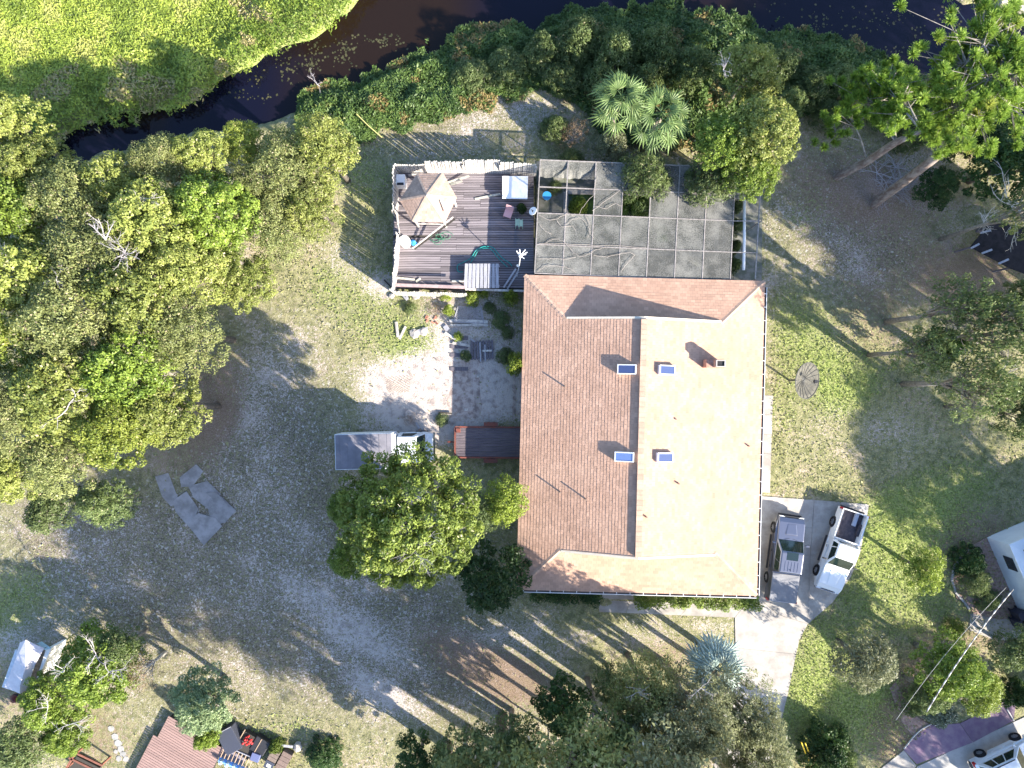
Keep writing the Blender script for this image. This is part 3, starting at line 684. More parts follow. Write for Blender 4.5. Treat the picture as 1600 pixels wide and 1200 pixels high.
# torn strips hanging over the first row
for i in (0, 1):
    a, b_, c, d = ep(i, 0), ep(i+1, 0), ep(i+1, 1), ep(i, 1)
    n_ = 10; vv = []; ff = []
    for k in range(n_+1):
        t_ = k/n_; p = a+(b_-a)*t_; q = p+(d-a)*(.52+.06*random.random()); vv += [p+Vector((0, 0, .02)), (p+q)/2+Vector((0, 0, -.12)), q+Vector((0, 0, -.45-.15*random.random()))]
    for k in range(n_):
        for s in (0, 1): ff.append((k*3+s, k*3+s+1, k*3+s+4, k*3+s+3))
    MB().add(vv, ff).obj('torn_screen', M_SCREEN, enc)
for i in range(8):
    for j in (0,):
        p = ep(i, j); MB().bar((p.x, p.y, 0), (p.x, p.y, EH-.055), .06, .06).obj('post', M_ALU, enc)
for j in (1, 2, 3):
    for i in (0, 7):
        p = ep(i, j); MB().bar((p.x, p.y, 0), (p.x, p.y, EH-.055), .06, .06).obj('post', M_ALU, enc)
for q in ((1188, 296), (1189, 346), (1182, 436)):
    p = P(*q, EH); MB().bar((p.x, p.y, 0), (p.x, p.y, EH-.05), .05, .05).obj('post', M_ALU, enc)
# upright side screens
for (i, j, i2, j2) in [(0, 0, 0, 1), (0, 1, 0, 2), (0, 2, 0, 3), (0, 3, 0, 4)] + [(k, 0, k+1, 0) for k in range(2, 7)]:
    a, b_ = ep(i, j), ep(i2, j2)
    MB().add([(a.x, a.y, .05), (b_.x, b_.y, .05), (b_.x, b_.y, EH-.06), (a.x, a.y, EH-.06)], [(0, 1, 2, 3)]).obj('screen_panel', M_SCREEN, enc)
props(MB().tube([P(1163, 312, 2.35), P(1163, 370, 2.34), P(1162, 422, 2.33)], .09, 10).obj('white_pipe', M_WHITE, smooth=True), 'thick white pipe laid along the open east side of the screen enclosure', 'pipe')
# pool
M_POOL = mat('algae_pool_water', (.012, .028, .006), .12, (.03, .06, .012), scale=1.5, spec=.5)
pl = [(884, 300), (1120, 306), (1118, 398), (884, 392)]
w4 = [P(*q) for q in pl]
pool = empty('swimming_pool', w4[0], 0, 'neglected swimming pool with black green water under the dirty screens', 'pool')
cm = sum(w4, Vector())/4
loc = [p-w4[0] for p in w4]
MB().prism([(q.x, q.y) for q in loc], .033, .05).obj('pool_water', M_POOL, pool)
for i in range(4):
    a, b_ = loc[i], loc[(i+1) % 4]; MB().bar(a+Vector((0, 0, .06)), b_+Vector((0, 0, .06)), .3, .06).obj('coping', M_CONC, pool)
# ------------------------------------------------------------------ timber deck with its picket fence
DZ = .8
M_DECK = mat('weathered_deck', (.27, .24, .255), .85, (.10, .085, .095), scale=1.3, bump=.3, bscale=8, stretch=(1, 9, 9), lo=.3, hi=.7, ovar=.36)
M_JOIST = mat('dark_joist', (.05, .045, .04), .95)
deck = empty('timber_deck', P(722, 355, 0), 0, 'weathered grey timber deck of worn boards inside a white picket fence', 'deck')
dl = lambda px, py, z=DZ: P(px, py, z) - P(722, 355, 0)
MB().prism([dl(616, 262)[:2], dl(834, 264)[:2], dl(833, 452)[:2], dl(613, 449)[:2]], .1, DZ-.06).obj('substructure', M_JOIST, deck)
nb = 50; meshes = []
for v in range(6):
    r = random.Random(v); b = MB(); k = 6; w = .128
    for i in range(k):
        z = r.uniform(-.006, .006); y = r.uniform(-.004, .004)
        b.box(-.5+i/k, -.5+(i+1)/k-(.0 if i < k-1 else .004), -w/2+y, w/2+y, -.03+z, .0+z) if v == 5 else None
    if v != 5: b.box(-.5, .499, -w/2, w/2, -.03, .0)
    meshes.append(b.mesh('deck_board', M_DECK))
rr = random.Random(5)
y_t, y_b = dl(700, 263).y, dl(700, 450).y
for i in range(nb):
    yy = y_t + (y_b-y_t)*(i+.5)/nb; xl = dl(616-(i/nb)*3, 300).x; xr = dl(834, 300).x
    cut = xl+(xr-xl)*rr.choice([.34, .5, .62, .45]); 
    for a, c in ((xl, cut), (cut, xr)):
        if rr.random() < .006: continue
        o = link('deck_board', meshes[rr.randrange(5)], deck, ((a+c)/2, yy, DZ+rr.uniform(-.012, .012)), (rr.uniform(-.02, .02), 0, rr.uniform(-.003, .003)), (c-a-.01, 1.0, 1))
M_PICK = mat('flaking_white_picket', (.54, .51, .48), .8, (.29, .26, .24), scale=4, bump=.2, lo=.4, hi=.7, ovar=.22)
M_PICKG = mat('mildewed_picket', (.50, .47, .42), .85, (.30, .31, .26), scale=6, bump=.2)
def picket_fence(name, label, pts, z0, h, step, m, lean=0, gaps=(), seed=1, jag=.0):
    """pts: top line in world xy; pickets side by side with dog-eared tops"""
    root = empty(name, (pts[0][0], pts[0][1], 0), 0, label, 'fence', 'picket fences round the deck'); O2 = Vector((pts[0][0], pts[0][1], 0))
    r = random.Random(seed); w = step*.86
    pk = MB(); pk.add([(-w/2, -.012, 0), (w/2, -.012, 0), (w/2, -.012, h-.04), (w/4, -.012, h), (-w/4, -.012, h), (-w/2, -.012, h-.04),
                       (-w/2, .012, 0), (w/2, .012, 0), (w/2, .012, h-.04), (w/4, .012, h), (-w/4, .012, h), (-w/2, .012, h-.04)],
                      [(0, 1, 2, 3, 4, 5), (11, 10, 9, 8, 7, 6), (0, 6, 7, 1), (1, 7, 8, 2), (2, 8, 9, 3), (3, 9, 10, 4), (4, 10, 11, 5), (5, 11, 6, 0)])
    me = pk.mesh('picket', m)
    for s in range(len(pts)-1):
        a = Vector((*pts[s][:2], 0)); b_ = Vector((*pts[s+1][:2], 0)); d = b_-a; n = int(d.length/step); yaw = math.atan2(d.y, d.x)
        ln = lean[s] if hasattr(lean, '__len__') else lean
        for i in range(n):
            if (s, i) in gaps: continue
            p = a+d*((i+.5)/n)-O2
            link('picket', me, root, (p.x, p.y, z0+r.uniform(-.03, .02)-jag*r.random()), (ln+r.uniform(-.03, .03), r.uniform(-.015, .015), yaw+r.uniform(-.04, .04)))
        side = Vector((-d.y, d.x, 0)).normalized()
        for zz in (.3, h-.35):
            off = side*(-math.sin(ln)*zz + .035); MB().bar(a-O2+off+Vector((0, 0, z0+zz)), b_-O2+off+Vector((0, 0, z0+zz)), .04, .09).obj('rail', m, root)
        for e in (a, b_): MB().bar(e-O2+side*.09+Vector((0, 0, 0)), e-O2+side*.09+Vector((0, 0, z0+h*.92)), .09, .09).obj('post', m, root)
    return root
zt = 2.45
W2 = lambda px, py: tuple(P(px, py, zt)[:2])
picket_fence('picket_fence', 'flaking white picket fence with leaning panels along the canal side of the deck', [W2(616, 257), W2(662, 257), W2(722, 258), W2(781, 258), W2(838, 262)], .75, 1.7, .135, M_PICK, lean=[.0, -.12, -.2, -.14], seed=2)
picket_fence('picket_fence', 'bowed white picket fence with a broken gap beside the gazebo', [W2(616, 258), W2(615, 330), W2(619, 362), W2(611, 452)][::-1], .75, 1.7, .135, M_PICK, lean=[.02, .10, -.05], gaps={(1, 3), (1, 4), (1, 5)}, seed=3)
picket_fence('picket_fence', 'mildewed low picket fence along the yard side of the deck', [W2(611, 455), W2(726, 458)], .45, 1.15, .135, M_PICKG, lean=-.1, seed=4)
M_PINKB = mat('faded_pink_board', (.42, .30, .29), .85, (.30, .22, .22), scale=4, bump=.2)
b = MB().bar(P(612, 445, 1.64), P(727, 449, 1.64), .20, .03); props(b.obj('cap_board', M_PINKB), 'faded pink flaking board capping the yard side fence of the deck', 'board')
props(MB().bar(P(727, 452, .86), P(833, 455, .86), .14, .04).obj('edge_board', M_PICK), 'white flaking edge board at the house end of the deck', 'board')

# gazebo
M_GZ = mat('gazebo_shingle', (.44, .31, .245), .9, (.35, .24, .19), scale=1.2, bump=.3, bscale=60, tint=.16)
GE = [(625, 313), (652, 272), (692, 271), (713, 309), (695, 347), (645, 346)]
gz = P(669, 310, 2.85); gaz = empty('gazebo', (gz.x, gz.y, 0), 0, 'six sided gazebo with a brown shingle roof at the corner of the deck', 'gazebo'); gz0 = Vector((gz.x, gz.y, 0))
ge = [P(*q, 2.85)-gz0 for q in GE]; ap = P(667, 305, 3.7)-gz0
g = MB()
for i in range(6): g.add([ge[i]+Vector((0, 0, -.03)), ge[(i+1) % 6]+Vector((0, 0, -.03)), ap+Vector((0, 0, -.03))], [(0, 1, 2)])
g.add([p+Vector((0, 0, -.1)) for p in ge], [tuple(range(6))])
gr = g.obj('roof', M_SHDK, gaz)
shingles_obj('shingles', [[ge[(i+1) % 6], ge[i], ap] for i in range(6)], M_GZ, gr, expo=.17, wd=.24, th=.018)
for i in range(6):
    d = ap-ge[i]; n = 8; sd_ = d.cross(Vector((0, 0, 1))).normalized()
    for k in range(n):
        p = ge[i]+d*(k/n); q = ge[i]+d*((k+1)/n); MB().bar(p+Vector((0, 0, .018)), q+Vector((0, 0, .012)), .13, .02).obj('cap_shingle', M_GZ2 if False else mat('gazebo_cap', (.44, .32, .25), .9), gr)
    pp = ge[i]*.9; MB().bar((pp.x, pp.y, DZ), (pp.x, pp.y, 2.77), .1, .1).obj('post', M_PICK, gaz)
MB().cyl((ap.x, ap.y, 3.72), .09, .12, 8, .03).obj('finial', M_PICK, gaz)
MB().bar(P(688, 313, 3.37)-gz0, P(698, 332, 3.2)-gz0, .07, .05).obj('loose_lath', M_PICKG, gaz)
for i in range(6):
    if i in (3,): continue
    a = ge[i]*.9; b_ = ge[(i+1) % 6]*.9
    MB().bar((a.x, a.y, DZ+.85), (b_.x, b_.y, DZ+.85), .06, .06).obj('railing', M_PICK, gaz)

# things on the deck
def solo(mb, name, m, label, cat, group=None, bevel=0, smooth=False): return props(mb.obj(name, m, None, smooth, bevel), label, cat, group)
tb = empty('folding_table', P(805, 289, DZ), 0, 'square white folding table standing near the fence on the deck', 'table'); c = P(805, 289, 0)
t = MB(); top = [P(785, 271, 1.3)-c, P(825, 271, 1.3)-c, P(824, 307, 1.3)-c, P(785, 306, 1.3)-c]
MB().prism([q[:2] for q in top[:]], .70, .735).obj('table_top', M_WHITE, tb, bevel=.01)
for q in top: MB().tube([(q.x*.85, q.y*.85, 0), (q.x*.85, q.y*.85, .7)], .02, 6).obj('leg', M_GREYMETAL, tb)
pal = empty('slatted_platform', P(755, 430, DZ), 0, 'grey slatted wooden table at the house end of the deck', 'table'); c = P(755, 430, DZ)
M_GREYW = wood('silver_grey_wood', (.36, .36, .40), (.24, .24, .27), stretch=(14, 1, 14))
for i in range(9):
    x0 = (729.5+i*5.9+.0); a = P(x0, 413, 1.15)-c; b_ = P(x0-1.4+i*.2, 451, 1.15)-c
    MB().bar((a.x, a.y, .6), (b_.x, b_.y, .6), .20, .035).obj('plank', M_GREYW, pal)
for yy in (418, 434, 448): 
    a = P(728, yy, .9)-c; b_ = P(781, yy, .9)-c; MB().bar((a.x, a.y, .54), (b_.x, b_.y, .54), .07, .06).obj('batten', M_GREYW, pal)
for q in ((731, 416), (779, 416), (779, 449), (729, 449)):
    a = P(*q, .9)-c; MB().bar((a.x, a.y, 0), (a.x, a.y, .5), .08, .08).obj('leg', M_GREYW, pal)
def hose(px, z, rad, m, label, name='garden_hose'):
    pts = [P(*q, z) for q in px]
    # Catmull-Rom through the points
    out = []
    for i in range(len(pts)-1):
        p0, p1, p2, p3 = pts[max(i-1, 0)], pts[i], pts[i+1], pts[min(i+2, len(pts)-1)]
        for k in range(5):
            t = k/5; out.append(.5*((2*p1)+(p2-p0)*t+(2*p0-5*p1+4*p2-p3)*t*t+(3*p1-p0-3*p2+p3)*t**3))
    out.append(pts[-1]); return solo(MB().tube(out, rad, 5), name, m, label, 'hose', None, 0, True)
M_TEAL = mat('teal_hose', (.015, .26, .24), .45); M_GRH = mat('green_hose', (.05, .20, .12), .5)
hose([(724, 425), (716, 424), (715, 415), (726, 409), (736, 403), (744, 391), (757, 385), (770, 387), (778, 396), (786, 404), (796, 411), (800, 416)], DZ+.06, .028, M_TEAL, 'teal garden hose looped in a wide arch over the deck boards')
hose([(735, 411), (742, 400), (748, 391), (760, 387.5), (769, 391), (776, 400), (784, 409), (793, 417)], DZ+.08, .028, M_TEAL, 'inner strand of teal hose beside the grey slatted table')
for k, (cx, cy, rr_) in enumerate([(680, 372, 7), (689, 370, 6), (697, 368, 7), (684, 377, 6)]):
    hose([(cx+rr_*cos(a*pi/5)*(1+.06*a), cy+rr_*.8*sin(a*pi/5)) for a in range(11)], DZ+.05+.02*k, .016, M_GRH,
         ['thin green hose coil below the gazebo, leftmost loop', 'thin green hose coil below the gazebo, second loop from the left', 'thin green hose coil below the gazebo, loop nearest the pole', 'lowest small green hose loop below the gazebo'][k])
solo(MB().bar(P(645, 388, DZ+.1), P(708, 339, DZ+1.1), .07, .07), 'long_pole', mat('pale_pole', (.55, .50, .48), .7), 'long pale pole leaning across the deck below the gazebo', 'pole')
solo(MB().bar(P(648, 389, DZ+.04), P(711, 342, DZ+.9), .10, .05), 'dark_plank', M_JOIST, 'dark plank lying along the long pale pole', 'plank')
bk = MB().cyl(P(633, 378, DZ+.36), .34, .72, 18, .36); solo(bk, 'white_drum', M_WHITE, 'round white drum by the fence below the gazebo', 'drum', bevel=.03)
M_BLUE = mat('blue_plastic', (.03, .22, .48), .5)
bl = MB(); bl.blob(P(646, 379, DZ+.16), .2, 3, .7); bl.blob(P(650, 382, DZ+.12), .14, 4, .7); solo(bl, 'blue_bag', M_BLUE, 'small blue bag beside the white drum', 'bag')
ap_ = empty('washing_machine', P(629, 287, DZ), 0, 'dumped white appliance tucked behind the gazebo', 'appliance')
MB().box(-.28, .28, -.35, .35, 0, .85).obj('body', M_WHITE, ap_, bevel=.03); MB().box(-.2, .2, -.34, -.2, .852, .93).obj('control_panel', M_DARK, ap_)
for k, (a, b_, lb) in enumerate([((700, 285), (733, 275), 'pale timber plank at the gazebo corner pointing to the canal fence'), ((704, 288), (722, 283), 'short pale plank below the longer one at the gazebo corner'),
                                ((638, 274), (655, 270), 'white board lying behind the gazebo roof'), ((742, 311), (782, 303), 'thin weathered board lying flat in the middle of the deck'),
                                ((620, 434), (648, 437), 'bleached board lying in the yard corner of the deck'), ((650, 440), (657, 435), 'short bent board next to the bleached board'),
                                ((706, 439), (726, 439), 'narrow grey board against the slatted table')]):
    solo(MB().bar(P(*a, DZ+.05), P(*b_, DZ+.07+.25*(k < 2)), .13, .035), 'loose_board', M_PICKG if k != 2 else M_PICK, lb, 'board', 'loose boards on the deck')
for k, (a, b_, lb) in enumerate([((787, 449), (806, 420), 'long grey plank leaning at the deck corner by the roof'), ((793, 451), (810, 424), 'second leaning plank nearer the roof corner')]):
    solo(MB().bar(P(*a, DZ+.05), P(*b_, DZ+.8), .11, .04), 'leaning_plank', M_GREYW, lb, 'plank', 'leaning planks at the deck corner')
an = empty('tv_antenna', P(808, 432, DZ), 0, 'white spread-fingered antenna on a thin mast above the deck corner', 'antenna'); c = P(808, 432, DZ)
MB().tube([P(808, 432, DZ)-c, P(811, 416, 2.0)-c, P(813, 401, 3.0)-c], .025, 6).obj('mast', M_WHITE, an)
hb = P(813, 400, 3.02)-c; MB().blob(hb, .13, 2).obj('hub', M_WHITE, an)
for q in ((807, 392), (821, 390), (824, 394), (819, 404), (812, 389.5), (822, 397)): MB().bar(hb, P(*q, 3.1)-c, .05, .03).obj('element', M_WHITE, an)
MB().blob(P(809, 415, 2.0)-c, .09, 5).obj('clamp', M_WHITE, an)
# small dish, chair, plants on the deck
def dish(name, p, r_, depth, nrm, m, label, ribs=0, pole_h=None, polem=None, feed=True):
    root = empty(name, (p.x, p.y, 0), 0, label, 'satellite dish'); n = 28; R = Vector(nrm).normalized().to_track_quat('Z', 'Y').to_matrix(); c = Vector((0, 0, p.z))
    vv = [c]; ff = []; K = 5
    for k in range(1, K+1):
        q = r_*k/K
        for j in range(n):
            a = 2*pi*j/n; vv.append(c + R @ Vector((q*cos(a), q*sin(a), depth*(k/K)**2)))
    for j in range(n): ff.append((0, 1+j, 1+(j+1) % n))
    for k in range(K-1):
        for j in range(n): ff.append((1+k*n+j, 1+(k+1)*n+j, 1+(k+1)*n+(j+1) % n, 1+k*n+(j+1) % n))
    o = MB().add(vv, ff).obj('reflector', m, root, smooth=True); s = o.modifiers.new('thick', 'SOLIDIFY'); s.thickness = .02
    if ribs:
        MB().tube([c + R @ Vector((r_*cos(2*pi*j/36), r_*sin(2*pi*j/36), depth)) for j in range(37)], .025, 5).obj('rim', polem, root)
        for j in range(ribs):
            a = 2*pi*j/ribs
            MB().tube([c + R @ Vector((r_*t*cos(a), r_*t*sin(a), depth*t*t+.02)) for t in (.05, .3, .55, .8, 1)], .014, 4).obj('rib', polem, root)
    if feed:
        f = c + R @ Vector((0, 0, r_*.78)); fb = MB().cyl(tuple(f), r_*.10, r_*.2, 10)
        fb.obj('feed_horn', M_DARK, root)
        for j in range(3):
            a = 2*pi*j/3+.4; MB().tube([c + R @ Vector((r_*.9*cos(a), r_*.9*sin(a), depth)), f], .012 if ribs else .01, 4).obj('feed_strut', polem or M_GREYMETAL, root)
    if pole_h:
        MB().tube([(0, 0, 0), (0, 0, p.z-.15)], .07 if ribs else .03, 8).obj('mast', polem or M_GREYMETAL, root)
        MB().bar((0, 0, p.z-.28), c, .14, .14).obj('mount', M_DARK, root)
    return root
dish('small_satellite_dish', P(833, 330, 2.5), .26, .05, (-.5, .2, .8), M_WHITE, 'small white satellite dish on the corner of the screen enclosure', pole_h=1)
M_MESHD = mat('mesh_dish', (.12, .115, .095), .8, (.085, .08, .07), scale=6, bump=.2)
dish('mesh_satellite_dish', P(1255, 594, 2.1), 1.12, .30, (.50, -.10, .86), M_MESHD, 'big old grey mesh satellite dish on a pole in the side lawn', ribs=18, pole_h=1, polem=mat('dish_frame', (.10, .10, .095), .6))
ch_ = empty('garden_chair', P(794, 336, DZ), radians(-20), 'faded pink garden chair near the enclosure on the deck', 'chair')
M_PINK = mat('faded_pink_plastic', (.50, .30, .32), .6)
MB().box(-.25, .25, -.25, .22, .40, .44).obj('seat', M_PINK, ch_); MB().hexa([(-.25, .20, .44), (.25, .20, .44), (.25, .24, .44), (-.25, .24, .44)], [(-.25, .36, .9), (.25, .36, .9), (.25, .40, .9), (-.25, .40, .9)]).obj('backrest', M_PINK, ch_)
for sx in (-.22, .22):
    for sy in (-.22, .2): MB().bar((sx, sy, 0), (sx, sy, .4), .04, .04).obj('leg', M_PINK, ch_)
for k, (px, py) in enumerate([(808, 351), (814, 352)]):
    r_ = empty('plant_stand', P(px, py, DZ), 0, ['pale green metal stand beside the enclosure wall, the one toward the chair', 'pale green metal stand beside the enclosure wall, the one against the screens'][k], 'stand', 'pale green stands')
    mg = mat('pale_green_metal', (.30, .42, .33), .5)
    for sx in (-.1, .1): MB().tube([(sx, -.25, .02), (sx, -.25, .6), (sx, .25, .6), (sx, .25, .02)], .02, 5).obj('frame', mg, r_)
    MB().box(-.1, .1, -.2, .2, .58, .60).obj('shelf', mg, r_)
dv = empty('blue_watering_can', P(853, 314, .05), 0, 'bright blue plastic planter on a pale stake inside the screen enclosure', 'planter')
MB().cyl((0, 0, 1.1), .22, .3, 14, .28).obj('bowl', M_BLUE, dv); MB().tube([(0, 0, 0), (0, -.05, .95)], .03, 6).obj('stake', M_PICKG, dv)

# ------------------------------------------------------------------ debris between deck and patio
def lattice(label, corners, z, n, m, fams=(0, 1), name='lattice_panel'):
    w = [P(*q, z) for q in corners]; c = sum(w, Vector())/4; root = empty(name, (c.x, c.y, 0), 0, label, 'lattice panel'); w = [q-Vector((c.x, c.y, 0)) for q in w]
    L = lambda a, b_, t: a+(b_-a)*t
    for fam in fams:
        for i in range(-n+1, n):
            pts = []
            # diagonal lines in unit square u+v=const or u-v=const
            s = i/n
            seg = ((max(0, s), max(0, -s)), (min(1, 1+s), min(1, 1-s))) if fam == 0 else ((max(0, s), 1-max(0, -s)), (min(1, 1+s), 1-min(1, 1-s)))
            a, b_ = [L(L(w[0], w[1], u), L(w[3], w[2], u), v) for u, v in seg]
            if (a-b_).length < .12: continue
            dz = Vector((0, 0, .012*fam)); MB().bar(a+dz, b_+dz, .024, .010).obj('slat', m, root)
    for i in range(4 if len(fams) > 1 else 0): MB().bar(w[i]+Vector((0, 0, .028)), w[(i+1) % 4]+Vector((0, 0, .028)), .05, .02).obj('frame', m, root)
    return root
lattice('grey garden lattice panel lying among the weeds below the deck', [(716, 479), (752, 480), (756, 505), (708, 503)], .12, 9, M_GREYW)
lattice('sun bleached lattice panel lying at the lit corner of the sandy patio', [(602, 590), (641, 586), (640, 613), (606, 612)], .05, 7, mat('bleached_lattice', (.25, .18, .15), .9, (.2, .15, .12)), (0,))
BD = [((702, 501), (762, 503), .22, 'white board along the foot of the grey lattice panel'), ((702, 508), (760, 508), .16, 'longer white board just below the lattice panel'), ((736, 505), (762, 509), .14, 'short white board at the house end of the lattice'),
      ((695, 520), (721, 535), .18, 'white board slanting down toward the dark pallet'), ((707, 536), (734, 540), .18, 'white board lying level beside the dark pallet'), ((695, 509), (700, 516), .3, 'short stub of board left of the lattice'),
      ((735, 529), (742, 534), .1, 'small pale stick above the pallet'), ((762, 478), (770, 471), .1, 'thin white stick near the round green shrub'), ((619, 503), (622, 527), .18, 'bleached plank standing at the edge of the grass, left of a pair'),
      ((634, 510), (624, 530), .16, 'bleached plank leaning toward its neighbour at the grass edge'), ((622, 453), (636, 469), .12, 'splintered board under the yard corner of the deck'), ((634, 455), (637, 468), .14, 'grey splintered board next to the deck corner post'),
      ((600, 437), (618, 456), .08, 'dark thin rail running off the deck corner'), ((745, 588), (752, 587), .16, 'small white scrap in the middle of the patio'), ((726, 640), (731, 640), .14, 'tiny white scrap on the shaded patio near the trailer'),
      ((650, 518), (668, 513), .18, 'pale chunk of board in the rubble by the grass'), ((685, 644), (706, 646), .1, 'thin dark edging board above the red trailer'), ((650, 660), (656, 671), .1, 'pale stick on the soil above the truck cab')]
for a, b_, w_, lb in BD:
    solo(MB().bar(P(*a, .10), P(*b_, .13), w_, .04), 'scrap_board', M_PICK if 'white' in lb or 'bleach' in lb else (M_JOIST if 'dark' in lb else M_GREYW), lb, 'board', 'scrap boards in the yard')
pl_ = empty('broken_pallet', P(754, 547, 0), radians(2), 'dark broken pallet with white battens near the house wall', 'pallet')
M_DKW = wood('dark_wet_wood', (.10, .09, .11), (.17, .15, .17), stretch=(14, 1, 14))
for i in range(8): MB().box(-.75+i*.19, -.75+i*.19+.12, -.62, .62, .10, .13).obj('slat', M_DKW, pl_)
for yy in (-.5, 0, .5): MB().box(-.75, .72, yy-.04, yy+.04, .02, .098).obj('bearer', M_DKW, pl_)
MB().box(.12, .21, -.75, .35, .132, .17).obj('batten', M_GREYW, pl_); MB().box(.0, .62, -.12, .0, .172, .20).obj('batten', M_PICK, pl_); MB().box(-.2, -.1, -.75, .5, .132, .16).obj('batten', M_GREYW, pl_)
st = empty('stepping_boards', P(705, 550, 0), 0, 'dark plank steps sunk in the soil at the shadow edge', 'steps')
for i, yy in enumerate((.9, .35, -.2, -1.1)): MB().box(-.05, 1.1, yy-.12, yy+.12, -.02, .04+.004*i).obj('plank', M_DKW, st)
M_BRICK = mat('old_brick', (.42, .19, .13), .9, (.34, .17, .13), scale=9, bump=.3); M_ROCK = mat('pale_rubble', (.46, .42, .38), .95, (.36, .32, .30), scale=5, bump=.5)
rb_ = random.Random(4); bmesh_ = MB().box(-.1, .1, -.05, .05, 0, .065).mesh('brick', M_BRICK)
for i in range(9):
    o = link('brick', bmesh_, None, P(672+rb_.uniform(-9, 12), 501+rb_.uniform(-6, 6), 0.0), (0, 0, rb_.uniform(0, 3)), (1.1, 1.1, 1.1)); props(o, 'red brick in the loose scatter between the deck and the patio', 'brick', 'scattered bricks')
for k, (px, py, s, lb) in enumerate([(648, 521, .34, 'pale lump of rubble left of the bricks'), (662, 519, .30, 'pale lump of rubble below the bricks'), (650, 460, .34, 'pale stone against the deck corner'), (612, 462, .2, 'small pale stone outside the deck corner'),
                                     (712, 483, .14, 'grey stone left of the lattice'), (678, 462, .2, 'pinkish stone under the deck edge board')]):
    solo(MB().blob(P(px, py, .06), s, k+3, .45), 'rubble', M_ROCK, lb, 'stone', 'stones and rubble', smooth=False)
# grey sheets lying in the yard
M_SHEET = mat('weathered_grey_sheet', (.30, .285, .29), .85, (.19, .18, .18), scale=1.3, bump=.15, detail=8)
Zs = lambda x, y: (230+x*.1083, 720+y*.1083)
SH = [([(150, 270), (300, 230), (430, 560), (330, 610), (230, 500)], 'grey sheet at the tree end of the row, dusted with leaves'),
      ([(500, 240), (690, 90), (770, 170), (650, 340), (520, 350)], 'narrow grey sheet sticking out toward the woods'),
      ([(640, 390), (860, 330), (1010, 480), (880, 660), (700, 520)], 'large grey sheet in the middle of the row'),
      ([(400, 600), (560, 490), (700, 690), (600, 910), (440, 730)], 'grey sheet on the left-hand edge of the row'),
      ([(900, 620), (1060, 560), (1230, 720), (1110, 860), (1010, 880), (930, 800)], 'grey sheet on the house side with a sunlit edge'),
      ([(620, 900), (760, 790), (960, 850), (1030, 940), (820, 1160)], 'diamond shaped grey sheet at the lowest end of the row'),
      ([(880, 480), (1000, 470), (1150, 640), (1010, 600)], 'thin sliver of grey sheet along the house side')]
for i, (pg, lb) in enumerate(SH):
    gx = sum(q[0] for q in pg)/len(pg); gy = sum(q[1] for q in pg)/len(pg); pg = [(gx+(q[0]-gx)*1.27, gy+(q[1]-gy)*1.27) for q in pg]
    z = .03+.012*i; solo(MB().prism([P(*Zs(*q), z)[:2] for q in pg], z-.012, z), 'grey_sheet', M_SHEET, lb, 'sheet', 'weathered sheets lying in the yard')
# ------------------------------------------------------------------ vehicles
def carpaint(name, c, metal=0.0, rough=.3):
    m = mat(name, c, rough, None, metal=metal, spec=.5, coat=.7); return m
M_WPAINT = carpaint('white_paint', (.80, .80, .80)); M_SILVER = carpaint('silver_paint', (.20, .205, .25), .85, .28); M_SUVW = carpaint('white_suv_paint', (.74, .76, .80))
M_WS = mat('windscreen_glass', (.012, .024, .022), .05, spec=.9); M_TIRE = mat('tyre_rubber', (.022, .022, .025), .8, bump=.2, bscale=60)
M_RIM = mat('alloy_rim', (.42, .42, .44), .35, metal=.8); M_RED = mat('red_lens', (.45, .02, .02), .25, coat=.5); M_LENS = mat('clear_lens', (.62, .64, .66), .15, coat=.8)
M_LINER = mat('bed_liner', (.05, .045, .055), .75, (.09, .075, .085), scale=5, bump=.3); M_TON = mat('tonneau_vinyl', (.25, .25, .27), .6, (.20, .20, .22), scale=2)
M_CHR = mat('chrome', (.55, .55, .57), .15, metal=1.0)
def frustum(b, r0, r1, z0, z1):      # r = (x0,x1,y0,y1)
    f = lambda r, z: [(r[0], r[2], z), (r[1], r[2], z), (r[1], r[3], z), (r[0], r[3], z)]
    return b.hexa(f(r0, z0), f(r1, z1))
def arch_profile(x0, x1, zb, tops, wheels, wr):
    """side outline (x,z): sill with wheel arches cut, then the top line (front to rear)"""
    pts = [(x0, zb)]
    for wx in sorted(wheels):
        if wx-wr <= x0 or wx+wr >= x1: continue
        for k in range(9):
            a = pi - pi*k/8; pts.append((wx+wr*cos(a), max(zb, .36+wr*sin(a)) if 0 < k < 8 else zb))
    pts.append((x1, zb)); return pts + tops
def extrude_profile(pts, hw, taper=.10, zs=.8):
    """both sides; above zs the side leans inwards"""
    y = lambda z: hw - max(0, z-zs)*taper/.35 - (.05 if z < .45 else 0)
    n = len(pts); xm = max(q[0] for q in pts); f = lambda x: 1-.13*max(0, min(1, (x-xm+.5)/.5))**1.5
    A = [(x, y(z)*f(x), z) for x, z in pts]; B = [(x, -y(z)*f(x), z) for x, z in pts]
    b = MB(); b.add(A+B, [tuple(range(n))[::-1], tuple(range(n, 2*n))] + [(i, (i+1) % n, n+(i+1) % n, n+i) for i in range(n)]); return b
def quad_on(b, pts, off):            # a thin pane set OFF proud of the four points
    a = [Vector(p) for p in pts]; nrm = (a[1]-a[0]).cross(a[3]-a[0]).normalized(); c = sum(a, Vector())/4
    return b.add([p+nrm*off for p in a]+[p-nrm*.02 for p in a], [(0, 1, 2, 3), (0, 4, 5, 1), (1, 5, 6, 2), (2, 6, 7, 3), (3, 7, 4, 0)])
_wm = {}
